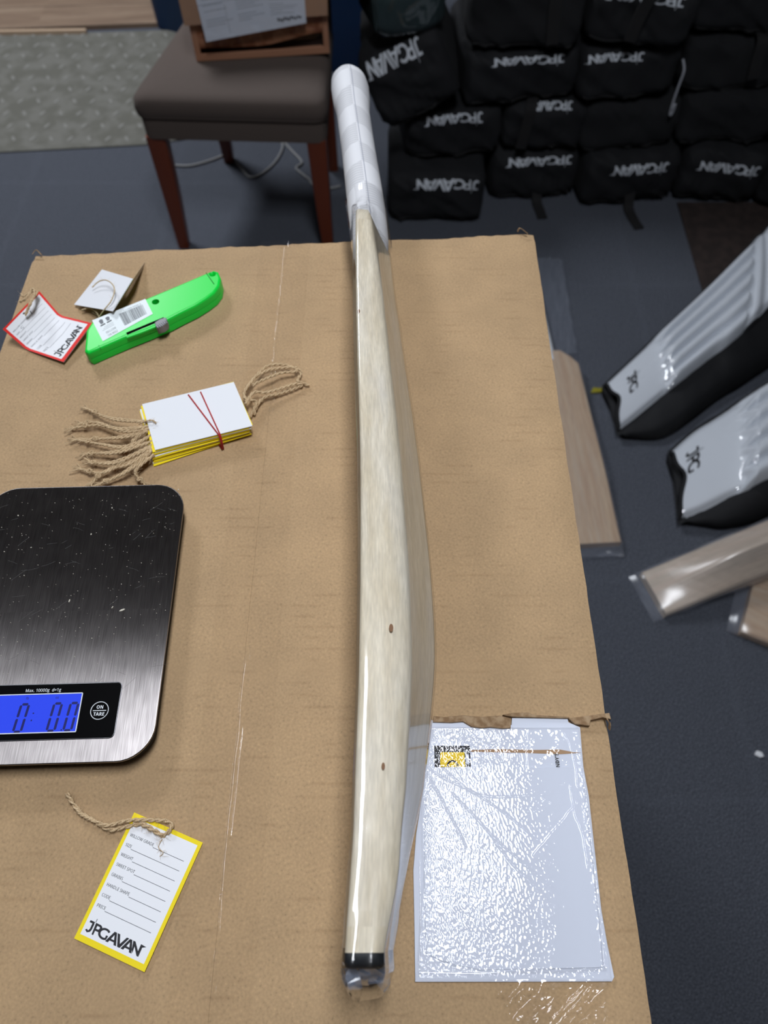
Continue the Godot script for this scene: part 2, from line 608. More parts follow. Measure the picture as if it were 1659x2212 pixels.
func room() -> void:
	struct("floor", box(Vector3(-3.3, -.12, -3.7), Vector3(3.3, 0, 2.3), .001), M.carpet)
	struct("ceiling", box(Vector3(-3.3, 2.71, -3.7), Vector3(3.3, 2.83, 2.3), .001), M.ceiling)
	struct("wall_back", box(Vector3(-3.3, 0, -3.7), Vector3(3.3, 2.71, -3.58), .001), M.wall)
	struct("wall_front", box(Vector3(-3.3, 0, 2.18), Vector3(3.3, 2.71, 2.3), .001), M.wall)
	struct("wall_left", box(Vector3(-3.3, 0, -3.58), Vector3(-3.18, 2.71, 2.18), .001), M.wall)
	struct("wall_right", box(Vector3(3.18, 0, -3.58), Vector3(3.3, 2.71, 2.18), .001), M.wall)

# ---------- the large carton that serves as a packing table
func carton() -> void:
	var t := thing("cardboard_carton", Vector3(-.10, 0, -.25), "large brown cardboard carton whose top serves as packing table under the bat", "carton")
	var lip := .0
	for side in 2:
		# two top flaps that meet in a seam along the carton
		var rows := []
		var uvs := []
		var nz := 120
		var nx := 40
		for i in nz + 1:
			var f := float(i) / nz
			var row := []
			var ur := []
			for j in nx + 1:
				var g := float(j) / nx
				var back_l := -.6077 - .001
				var left := -.365
				var right := .1605 - .003 * f + noise.get_noise_2d(f * 14.0, 3.0) * .0008
				var x := (lerpf(left, -.10375, g) if side == 0 else lerpf(-.10365, right, g))
				var edge := lerpf(-.6085, -.6425, (x + .365) / .526) + noise.get_noise_2d(x * 90.0, 9.0) * .0018 + noise.get_noise_2d(x * 13.0, 2.0) * .0015
				var z := lerpf(edge, .13, f)
				var y := noise.get_noise_2d(x * 6.0, z * 6.0) * .0012 - .0006
				y -= .0012 * exp(-pow((x + .1037) / .004, 2.0))
				if side == 1 and g > .96: y -= (g - .96) * .06
				if f < .015: y -= .002
				row.append(Vector3(x, TOP + y, z))
				ur.append(Vector2(x, z))
			rows.append(row)
			uvs.append(ur)
		var g2 := Geo.new()
		g2.grid(rows, uvs)
		var down := Vector3(0, -.005, 0)
		var outline := []
		for p in rows[0]: outline.append(p)
		for i in range(1, nz + 1): outline.append(rows[i][nx])
		for j in range(nx - 1, -1, -1): outline.append(rows[nz][j])
		for i in range(nz - 1, 0, -1): outline.append(rows[i][0])
		for k in outline.size():
			var a: Vector3 = outline[k]
			var b: Vector3 = outline[(k + 1) % outline.size()]
			g2.quad(b, a, a + down, b + down, 1, Vector2(b.x, b.z), Vector2(a.x, a.z), Vector2(a.x, a.z + .005), Vector2(b.x, b.z + .005))
		obj("top_flap", g2, M.card, t)
	# walls of the carton down to the carpet
	for w in [[Vector3(-.362, 0, -.600), Vector3(-.357, TOP - .0075, .125)], [Vector3(.150, 0, -.600), Vector3(.155, TOP - .0095, .125)], [Vector3(-.357, 0, -.600), Vector3(.150, TOP - .009, -.595)], [Vector3(-.357, 0, .12), Vector3(.150, TOP - .0075, .125)]]:
		obj("side_panel", box(w[0], w[1], .0015), M.card_side, t)
	# darker ply where the top sheet tore beside the pouch, and its lifted rags
	for strip in [[Vector3(0.0344, 0.923, -0.1247), Vector3(0.0474, 0.923, -0.1243), Vector3(0.0556, 0.923, -0.125), Vector3(0.0613, 0.923, -0.1215), Vector3(0.0684, 0.923, -0.1205), Vector3(0.0749, 0.923, -0.1211), Vector3(0.0829, 0.923, -0.1202), Vector3(0.0888, 0.923, -0.1205), Vector3(0.0897, 0.923, -0.1272), Vector3(0.082, 0.923, -0.1292), Vector3(0.0689, 0.923, -0.1282), Vector3(0.0559, 0.923, -0.1295), Vector3(0.0427, 0.923, -0.1282), Vector3(0.0352, 0.923, -0.1289)], [Vector3(0.1302, 0.9206, -0.1275), Vector3(0.1342, 0.9206, -0.1233), Vector3(0.1445, 0.9206, -0.122), Vector3(0.1457, 0.9206, -0.1259), Vector3(0.1545, 0.9206, -0.1278), Vector3(0.1602, 0.9206, -0.1265), Vector3(0.1596, 0.9206, -0.1311), Vector3(0.1516, 0.9206, -0.1301), Vector3(0.1422, 0.9206, -0.1288)], [Vector3(0.0841, 0.9206, -0.1298), Vector3(0.0904, 0.9206, -0.1311), Vector3(0.1023, 0.9206, -0.1314), Vector3(0.1055, 0.9206, -0.1298), Vector3(0.1309, 0.9206, -0.1282), Vector3(0.1308, 0.9206, -0.1272), Vector3(0.0908, 0.9206, -0.1282)]]:
		var p := PackedVector2Array()
		for q in strip:
			p.append(Vector2(q.x, q.z))
		obj("torn_ply", slab(p, TOP - .0004, TOP + .0038, .0006), M.card_torn, t)
	for c in [[Vector3(-0.3667, 0.921, -0.6073), Vector3(-0.3622, 0.924, -0.61), Vector3(-0.3567, 0.921, -0.6059)], [Vector3(0.1426, 0.921, -0.6425), Vector3(0.1446, 0.926, -0.6414), Vector3(0.1531, 0.921, -0.6389)], [Vector3(0.1568, 0.922, -0.1281), Vector3(0.1579, 0.926, -0.1233), Vector3(0.1585, 0.921, -0.1203)]]:
		var g3 := Geo.new()
		g3.add(ribbon(smooth(c, 4), Vector3(.3, .5, 1), .0022, .0006))
		obj("torn_corner", g3, M.card_torn, t)

	# clear tape over the seam: creased where the flaps meet
	var tr := []
	for i in 141:
		var z := lerpf(-.628, .128, i / 140.0)
		var row := []
		for j in 38:
			var x: float = -.1037 + ([-.0259, -.02, -.012, -.006, -.003][j] if j < 5 else -.0022 + (j - 5) * .00026 if j < 34 else [.007, .012, .02, .0257][j - 34]) + .0012 * noise.get_noise_2d(z * 3.0, 5.0)
			var dx := x + .1037 - .0015 * noise.get_noise_2d(z * 18.0, 40.0)
			var y := .0014 + noise.get_noise_2d(x * 6.0, z * 6.0) * .0012 - .0006
			y += .0008 * exp(-pow(dx / .0006, 2.0)) + .0004 * exp(-pow((dx - .0032) / .0005, 2.0)) * clampf(noise.get_noise_2d(z * 9.0, 7.0) * 4.0, 0, 1)
			y += noise.get_noise_2d(x * 90.0, z * 26.0) * .00012
			row.append(Vector3(x, TOP + y - .0006, z))
		tr.append(row)
	var tg := Geo.new()
	tg.grid(tr)
	obj("packing_tape", tg, M.tape, t, Vector3.ZERO, 2)


# ---------- the cricket bat on its edge
func bat() -> void:
	var t := thing("cricket_bat", Vector3(-.01, TOP, -.3), "film wrapped willow cricket bat with white grip, lying on edge along the carton", "cricket bat")
	var xl := [[.0115, -.0190], [-.0206, -.0174], [-.042, -.0162], [-.0645, -.0158], [-.1425, -.0147], [-.2735, -.0163], [-.403, -.0211], [-.452, -.0228], [-.54, -.0247], [-.56, -.0247]]
	var ed := [[.0115, .0187], [-.0206, .0240], [-.042, .0245], [-.0645, .0264], [-.1425, .0289], [-.2735, .0257], [-.403, .0214], [-.452, .0188], [-.54, .0118], [-.56, .0105]]
	var sp := [[.0115, .0045], [-.0234, .0113], [-.073, .0232], [-.1614, .0340], [-.3098, .0268], [-.4565, .0132], [-.538, .0060], [-.56, .0040]]
	var zs := []
	for i in 61: zs.append(lerpf(.0112, -.545, i / 60.0))
	var rings := []
	var uvs := []
	var films := []
	for z in zs:
		var l := table(xl, z)
		var e := table(ed, z)
		var s := table(sp, z)
		var sh := clampf((z + .545) / .05, 0, 1)           # rounded shoulders towards the handle
		var hh := .054 - .006 * (1.0 - sqrt(1.0 - pow(1.0 - sh, 2.0)))
		var r := .0028
		var half := []
		half.append(Vector2(l, 0))
		half.append(Vector2(l, hh * .6))
		for k in 5:
			var a := PI - PI / 2 * k / 4.0
			half.append(Vector2(l + r + r * cos(a), hh - r + r * sin(a)))
		var flat := e - r - .0042
		half.append(Vector2(l + r + .0014, hh - .00006))
		half.append(Vector2(l + r + .0028, hh - .00022))
		half.append(Vector2(l + r + .0042, hh - .00046))
		half.append(Vector2(l + r + .0042 + flat * .5, hh - .00046 - flat * .065))
		half.append(Vector2(l + e, hh - .00046 - flat * .13))
		var ye := hh - .00046 - flat * .13
		for k in [.15, .35, .55, .72, .86, .95]:
			var u: float = k
			var xx := lerpf(l + e, s, pow(u, .9)) - .0012 * sin(u * PI)
			half.append(Vector2(xx, ye * (1.0 - u)))
		half.append(Vector2(s, 0))
		var ring := PackedVector3Array()
		var ur := []
		var fr := PackedVector3Array()
		var full := []
		for q in half: full.append(q)
		for k in range(half.size() - 2, 0, -1): full.append(Vector2(half[k].x, -half[k].y))
		var run := 0.0
		for k in full.size():
			if k: run += full[k].distance_to(full[k - 1])
			ring.append(Vector3(full[k].x, TOP + .0545 + full[k].y, z))
			ur.append(Vector2(run * 5.0, z * 1.9))
			var c := Vector2(l + e * .5, 0)
			var o: Vector2 = full[k] + (full[k] - c).normalized() * (.0011 + .0005 * noise.get_noise_3d(full[k].x * 40.0, full[k].y * 40.0, z * 14.0) + .0012 * smoothstep(-.04, .01, z) * noise.get_noise_3d(full[k].x * 150.0, full[k].y * 60.0, z * 120.0 + 5.0))
			if k <= 2: o.x -= .0012 + .0012 * clampf(-z - .1, 0, .3) / .3
			o.y = maxf(o.y, -.0543)
			fr.append(Vector3(o.x, TOP + .0545 + o.y, z))
		ur.append(Vector2(run * 5.0 + .05, z * 1.9))
		rings.append(ring)
		uvs.append(ur)
		films.append(fr)
	# the edges stay crisp: top edge, back, bottom edge and face are smoothed apart
	var g := Geo.new()
	var cut := 12
	var count: int = rings[0].size()
	for span in [[0, cut, 0], [cut, count - cut, 1], [count - cut, count, 2]]:
		var rr := []
		var uu := []
		for q in rings.size():
			var row := []
			var ur2 := []
			for k in range(span[0], span[1] + 1):
				row.append(rings[q][k % count])
				ur2.append(uvs[q][k])
			rr.append(row)
			uu.append(ur2)
		g.grid(rr, uu, false, span[2] * 3)
	g.fan(rings[0], 11)
	g.fan(rings[rings.size() - 1], 12, true)
	var blade := obj("blade", g, M.willow, t)
	# small knots in the willow
	for k in [[Vector3(0.0043, 1.0286, -0.1547), .0016], [Vector3(-0.0197, 1.0286, -0.4155), .0013], [Vector3(-0.0004, 1.0286, -0.0754), .0012]]:
		var c: Vector3 = k[0]
		var kg := slab(PackedVector2Array(Array(ellipse(k[1] * .8, k[1] * 1.6, 12))), -.0006, .00005, .00002)
		var kk := Geo.new()
		kk.add(kg, Transform3D(Basis(), c))
		obj("knot", kk, M.knot, blade)
	# rubber guard on the toe
	var gr := []
	for f in [[.0110, 1.0], [.0150, 1.0], [.0172, .93], [.0180, .8]]:
		var ring := PackedVector3Array()
		var c := Vector3(table(xl, .011) + .5 * table(ed, .011), TOP + .0545, 0)
		for p in rings[0]:
			var q = c + (Vector3(p.x, p.y, 0) - c) * (f[1] * 1.02)
			q.z = f[0]
			q.y = maxf(q.y, TOP + .0006)
			ring.append(q)
		gr.append(ring)
	var gg := Geo.new()
	gg.loft(gr)
	obj("toe_guard", gg, M.rubber_dark, t)
	# handle: a grip of two ribbed halves, rolled at its end
	var hx := [[-.50, -.0105], [-.55, -.0128], [-.632, -.0196], [-.7236, -.0290], [-.808, -.0375], [-.86, -.0425]]
	var hr := [[-.50, .010], [-.53, .0150], [-.56, .0178], [-.60, .0185], [-.70, .0176], [-.768, .0180], [-.790, .0205], [-.812, .0212], [-.825, .0200], [-.833, .0165], [-.8375, .0100], [-.839, .003]]
	var hrings := []
	var huv := []
	for i in 91:
		var z := lerpf(-.50, -.839, pow(i / 90.0, .92))
		var r := 0.0
		for k in hr.size() - 1:
			if z <= hr[k][0] and z >= hr[k + 1][0] - 1e-6: r = lerpf(hr[k][1], hr[k + 1][1], (z - hr[k][0]) / (hr[k + 1][0] - hr[k][0]))
		var ring := PackedVector3Array()
		var ur := []
		for k in 33:
			var a := TAU * k / 32.0 - PI / 2
			if k < 32: ring.append(Vector3(table(hx, z) + cos(a) * r, TOP + .0545 + sin(a) * r * 1.02, z))
			ur.append(Vector2(k / 32.0, (-.53 - z) / .32))
		hrings.append(ring)
		huv.append(ur)
	var hg := Geo.new()
	hg.loft(hrings, true, 0, huv)
	var grip := obj("handle_grip", hg, M.grip, t)
	var seam := PackedVector3Array()
	for i in 40:
		var z := lerpf(-.575, -.832, i / 39.0)
		var r := 0.0
		for k in hr.size() - 1:
			if z <= hr[k][0] and z >= hr[k + 1][0] - 1e-6: r = lerpf(hr[k][1], hr[k + 1][1], (z - hr[k][0]) / (hr[k + 1][0] - hr[k][0]))
		seam.append(Vector3(table(hx, z) + .1 * r, TOP + .0545 + r * 1.012, z))
	obj("grip_seam", tube(seam, .0004, 5), M.grip_seam, grip)
	# clear shrink film: pulled past the toe into a crumpled end, open round the handle
	var frings := []
	for k in 7:
		var f := k / 6.0
		var ring := PackedVector3Array()
		var c := Vector3(-.0085, TOP + .050, 0)
		for i in films[0].size():
			var p: Vector3 = films[0][i]
			var sc := lerpf(1.03, .22, f * f)
			var q := c + (Vector3(p.x, p.y, 0) - c) * Vector3(lerpf(1.05, .62, f), sc, 0)
			q.z = .0195 + .016 * (1.0 - f * .2) * (1.0 - (1.0 - f) * .0) * f + noise.get_noise_3d(i * .8, f * 3.0, 2.0) * .003 * f
			q.x += noise.get_noise_3d(i * 1.1, f * 4.0, 12.0) * .004 * f
			q.y = maxf(q.y + noise.get_noise_3d(i * .9, f * 4.0, 22.0) * .008 * f, TOP + .0003)
			ring.append(q)
		frings.push_front(ring)
	for f in films: frings.append(f)
	for k in range(1, 10):
		var z := -.545 - k * .0085
		var f := smoothstep(0.0, .8, k / 9.0)
		var last: PackedVector3Array = films[films.size() - 1]
		var c := Vector3(table(hx, z), TOP + .0545, z)
		var c0 := Vector3(-.0125, TOP + .0545, 0)
		var ring := PackedVector3Array()
		for i in last.size():
			var d := Vector3(last[i].x - c0.x, last[i].y - c0.y, 0)
			var flat := d * Vector3(1.12, .95, 1)
			var round_ := d.normalized() * (.0198 + .0007 * noise.get_noise_2d(i * .9, k))
			ring.append(c + flat.lerp(round_, f))
		frings.append(ring)
	var fg := Geo.new()
	fg.loft(frings, false)
	obj("shrink_film", fg, M.bat_film, t)
	# the tuft where the film was sealed past the toe
	var tuft := Geo.new()
	for k in 8:
		var pts := []
		var s := Vector3(-.0175 + .0024 * k, TOP + .050 + rng.randf_range(-.004, .045), .0190)
		for i in 4: pts.append(s + Vector3(rng.randf_range(-.003, .003), rng.randf_range(-.008, .004) * i, .0035 * i * rng.randf_range(.6, 1.0)))
		tuft.add(ribbon(smooth(pts, 4), Vector3(1, .3, 0), .007, .0002), Transform3D(), 0)
	obj("film_tuft", tuft, M.film_tuft, t)

func ellipse(a: float, b: float, n := 16) -> PackedVector2Array:
	var out := PackedVector2Array()
	for i in n: out.append(Vector2(a * cos(TAU * i / n), b * sin(TAU * i / n)))
	return out

# ---------- the kitchen scale
func kitchen_scale() -> void:
	# its frame on the carton, from the corners in view
	var right := Vector3(-0.1598, 0.938, -0.2249) - Vector3(-0.1585, 0.938, -0.171)
	var up := (Vector3(-0.1607, 0.938, -0.2906) - Vector3(-0.1559, 0.938, -0.1221)).normalized()
	var across := (Vector3(-0.1862, 0.938, -0.3132) - Vector3(-0.2982, 0.938, -0.3065)).normalized()
	var deep := .222
	var wide := .158
	var vdir := -up
	var udir := Vector3(-vdir.z, 0, vdir.x)
	if udir.x < 0: udir = -udir
	var tr := Vector3(-0.1606, 0.938, -0.2908)
	var br := Vector3(-0.1559, 0.938, -0.1221)
	var topmid := Vector3(-0.2002, 0.938, -0.3123)
	var botmid := Vector3(-0.1938, 0.938, -0.0942)
	deep = (botmid - topmid).dot(vdir)
	var edge := (tr - topmid).dot(udir)
	var c := topmid + udir * (edge - wide / 2) + vdir * (deep / 2)
	c = Vector3(c.x, TOP, c.z)
	var basis := Basis(udir, Vector3.UP, udir.cross(Vector3.UP))
	var t := thing("kitchen_scale", c, "stainless steel digital kitchen scale with lit blue display at the carton's left edge", "kitchen scale")
	t.basis = basis
	var outline := rrect(wide, deep, .024, 9)
	part("base", slab(inset(outline, .0035), .003, .0174, .001), M.black_matte, t)
	for s in [[-1, -1], [1, -1], [-1, 1], [1, 1]]:
		var f := Geo.new()
		f.add(slab(ellipse(.009, .009, 20), .0, .004, .001), Transform3D(Basis(), Vector3(s[0] * .055, .0012, s[1] * deep * .36)))
		part("foot", f, M.black_plastic, t)
	part("platter", slab(outline, .0172, .0185, .0007, 8.0), M.steel, t)
	# bits of the platter in its own axes (x right, z towards the front)
	var loc := func(p: Vector3) -> Vector3: return basis.inverse() * (p - c)
	var a: Vector3 = loc.call(Vector3(-0.1845, 0.9385, -0.1485))
	var b: Vector3 = loc.call(Vector3(-0.1825, 0.9385, -0.1104))
	var pr := rrect(.158 * .78, b.z - a.z, .0035, 4)
	var pc := Vector3(maxf(a.x, b.x) - .158 * .39, 0, (a.z + b.z) / 2)
	var pg := Geo.new()
	pg.add(slab(pr, .0183, .0191, .0003), Transform3D(Basis(), pc))
	var panel := part("control_panel", pg, M.black_shiny, t)
	var rim := Geo.new()
	var ring := PackedVector3Array()
	for q in pr: ring.append(Vector3(q.x + pc.x, .0187, q.y + pc.z))
	ring.append(ring[0]); ring.append(ring[1])
	rim.add(tube(ring, .0004, 5))
	part("panel_rim", rim, M.steel_plain, panel)
	var l0: Vector3 = loc.call(Vector3(-0.2097, 0.939, -0.1408))
	var l1: Vector3 = loc.call(Vector3(-0.2091, 0.939, -0.1143))
	var lw := .060
	var lcx := maxf(l0.x, l1.x) - lw / 2
	var lcz := (l0.z + l1.z) / 2
	var lh := l1.z - l0.z
	var sc := Geo.new()
	sc.add(slab(rrect(lw, lh, .0006, 2), .0188, .01925), Transform3D(Basis(), Vector3(lcx, 0, lcz)))
	part("display_screen", sc, M.lcd, panel)
	var fr := Geo.new()
	for e in [[Vector3(lcx, .0193, lcz - lh / 2), Vector3(lw, .0004, .0007)], [Vector3(lcx, .0193, lcz + lh / 2), Vector3(lw, .0004, .0007)], [Vector3(lcx + lw / 2, .0193, lcz), Vector3(.0007, .0004, lh)], [Vector3(lcx - lw / 2, .0193, lcz), Vector3(.0007, .0004, lh)]]:
		fr.add(box(e[0] - e[1] / 2, e[0] + e[1] / 2, .0001))
	part("display_border", fr, M.print_white, panel)
	var glow := AreaLight3D.new()
	glow.name = "display_glow"
	t.add_child(glow)
	glow.position = Vector3(lcx, .0204, lcz)
	glow.rotation_degrees = Vector3(90, 0, 0)
	glow.area_size = Vector2(lw, lh)
	glow.light_color = Color(.2, .3, 1)
	glow.light_energy = .0002
	glow.area_range = 6.0
	glow.area_attenuation = 2.0
	glow.shadow_enabled = true
	# seven-segment figures, leaning a little
	var seg := Geo.new()
	var R := lcx + lw / 2
	var h := lh * .70
	var z0 := lcz + lh * .46
	for d in [[R - .0412, 1.0], [R - .0186, 1.0], [R - .0073, 1.0]]:
		var w := .0052
		for s in [[0, 0, 1, 0], [0, 0, 0, 1], [1, 0, 1, 1], [0, 1, 0, 2], [1, 1, 1, 2], [0, 2, 1, 2]]:
			var p := Vector2(s[0] * w, s[1] * h / 2)
			var q := Vector2(s[2] * w, s[3] * h / 2)
			var dir := (q - p).normalized()
			p += dir * .0010; q -= dir * .0010
			var n := Vector2(-dir.y, dir.x) * .00085
			var quad := []
			for v in [p - n, p + dir * -.0006, p + n, q + n, q + dir * .0006, q - n]: quad.append(Vector2(d[0] + v.x + v.y * .09 - .0012, z0 - v.y))
			seg.add(slab(PackedVector2Array(quad), .0192, .01932))
	for dot in [[R - .0322, .40], [R - .0322, .66], [R - .0100, .02]]:
		seg.add(slab(rrect(.0010, .0010, .0003, 2), .0192, .01932), Transform3D(Basis(), Vector3(dot[0] + dot[1] * .0014, 0, z0 - h * dot[1])))
	part("display_figures", seg, M.lcd_ink, panel)
	letters("unit_text", "lb", .0017, Vector3(R - .0375, .0194, lcz - lh * .40), M.lcd_ink, panel)
	letters("unit_text", "oz", .0017, Vector3(R - .0170, .0194, lcz - lh * .40), M.lcd_ink, panel)
	var mt: Vector3 = loc.call(Vector3(-0.2375, 0.9392, -0.1427))
	letters("limit_text", "Max. 10000g  d=1g", .0021, Vector3(mt.x, .0193, mt.z), M.print_white, panel)
	var bc: Vector3 = loc.call(Vector3(-0.1956, 0.9392, -0.1286))
	var cr := PackedVector3Array()
	for i in 34: cr.append(Vector3(bc.x + .0060 * cos(TAU * i / 32), .0192, bc.z + .0060 * sin(TAU * i / 32)))
	var btn := part("button_ring", tube(cr, .00032, 5), M.print_white, panel)
	letters("button_text", "ON", .0023, Vector3(bc.x, .0193, bc.z - .0024), M.print_white, panel, true)
	letters("button_text", "TARE", .0023, Vector3(bc.x, .0193, bc.z + .0024), M.print_white, panel, true)
	part("button_line", box(Vector3(bc.x - .0046, .0191, bc.z - .00025), Vector3(bc.x + .0046, .0193, bc.z + .00025), .00005), M.print_white, panel)
	# flecks of dust and willow shavings lying on the steel
	var dust := Geo.new()
	for k in 320:
		var q := Vector3(rng.randf_range(-wide * .48, wide * .48), .0187, rng.randf_range(-deep * .48, deep * .25))
		var s := rng.randf_range(.00014, .00034) * (2.2 if rng.randf() < .06 else 1.0)
		dust.add(slab(ellipse(s, s * rng.randf_range(.4, .9), 5), -.0003, .0002), Transform3D(Basis(Vector3.UP, rng.randf() * TAU), q))
	for k in [[0, Vector3(-0.1937, 0.9387, -0.2027), .0022, .4], [0, Vector3(-0.2013, 0.9387, -0.2049), .0010, 1.0], [0, Vector3(-0.2343, 0.9387, -0.2101), .0013, 1.4]]:
		var q: Vector3 = loc.call(k[1])
		dust.add(slab(ellipse(k[2], k[2] * .3, 7), -.0003, .0004), Transform3D(Basis(Vector3.UP, k[3]), q))
	var d := part("dust", dust, M.dust, t)
	d.set_meta("kind", "stuff")
	var scr := Geo.new()
	for k in 55:
		var q := Vector3(rng.randf_range(-wide * .48, wide * .45), .01853, rng.randf_range(-deep * .45, deep * .28))
		var dir := Vector3(1, 0, -rng.randf_range(.1, 1.2)).normalized() * rng.randf_range(.003, .014)
		if rng.randf() < .2: dir = Vector3(1, 0, .4).normalized() * .008
		scr.add(tube(smooth([q, q + dir * .5 + Vector3(0, 0, rng.randf_range(-.0006, .0006)), q + dir], 3), .00007, 3))
	part("scratch", scr, M.scratch, t).set_meta("kind", "stuff")

# a part in its thing's own axes
func part(called: String, g: Geo, m: Material, parent: Node3D, orient := 1) -> MeshInstance3D:
	var o := MeshInstance3D.new()
	o.name = called
	o.mesh = g.mesh(Vector3.ZERO, orient)
	o.material_override = m
	parent.add_child(o, true)
	return o

# raised print lying flat, read from the front (+z)
func letters(called: String, s: String, size: float, at: Vector3, m: Material, parent: Node3D, bold := false, turn := 0.0) -> MeshInstance3D:
	var t := TextMesh.new()
	var f := SystemFont.new()
	f.font_names = ["Droid Sans"]
	f.font_weight = 700 if bold else 400
	t.font = f
	t.font_size = 64
	t.pixel_size = .001
	t.depth = .0012
	t.text = s
	var o := MeshInstance3D.new()
	o.name = called
	o.mesh = t
	o.material_override = m
	parent.add_child(o, true)
	o.basis = Basis(Vector3.UP, turn) * Basis(Vector3.RIGHT, -PI / 2) * Basis.from_scale(Vector3.ONE * (size / .0457))
	o.position = at
	return o

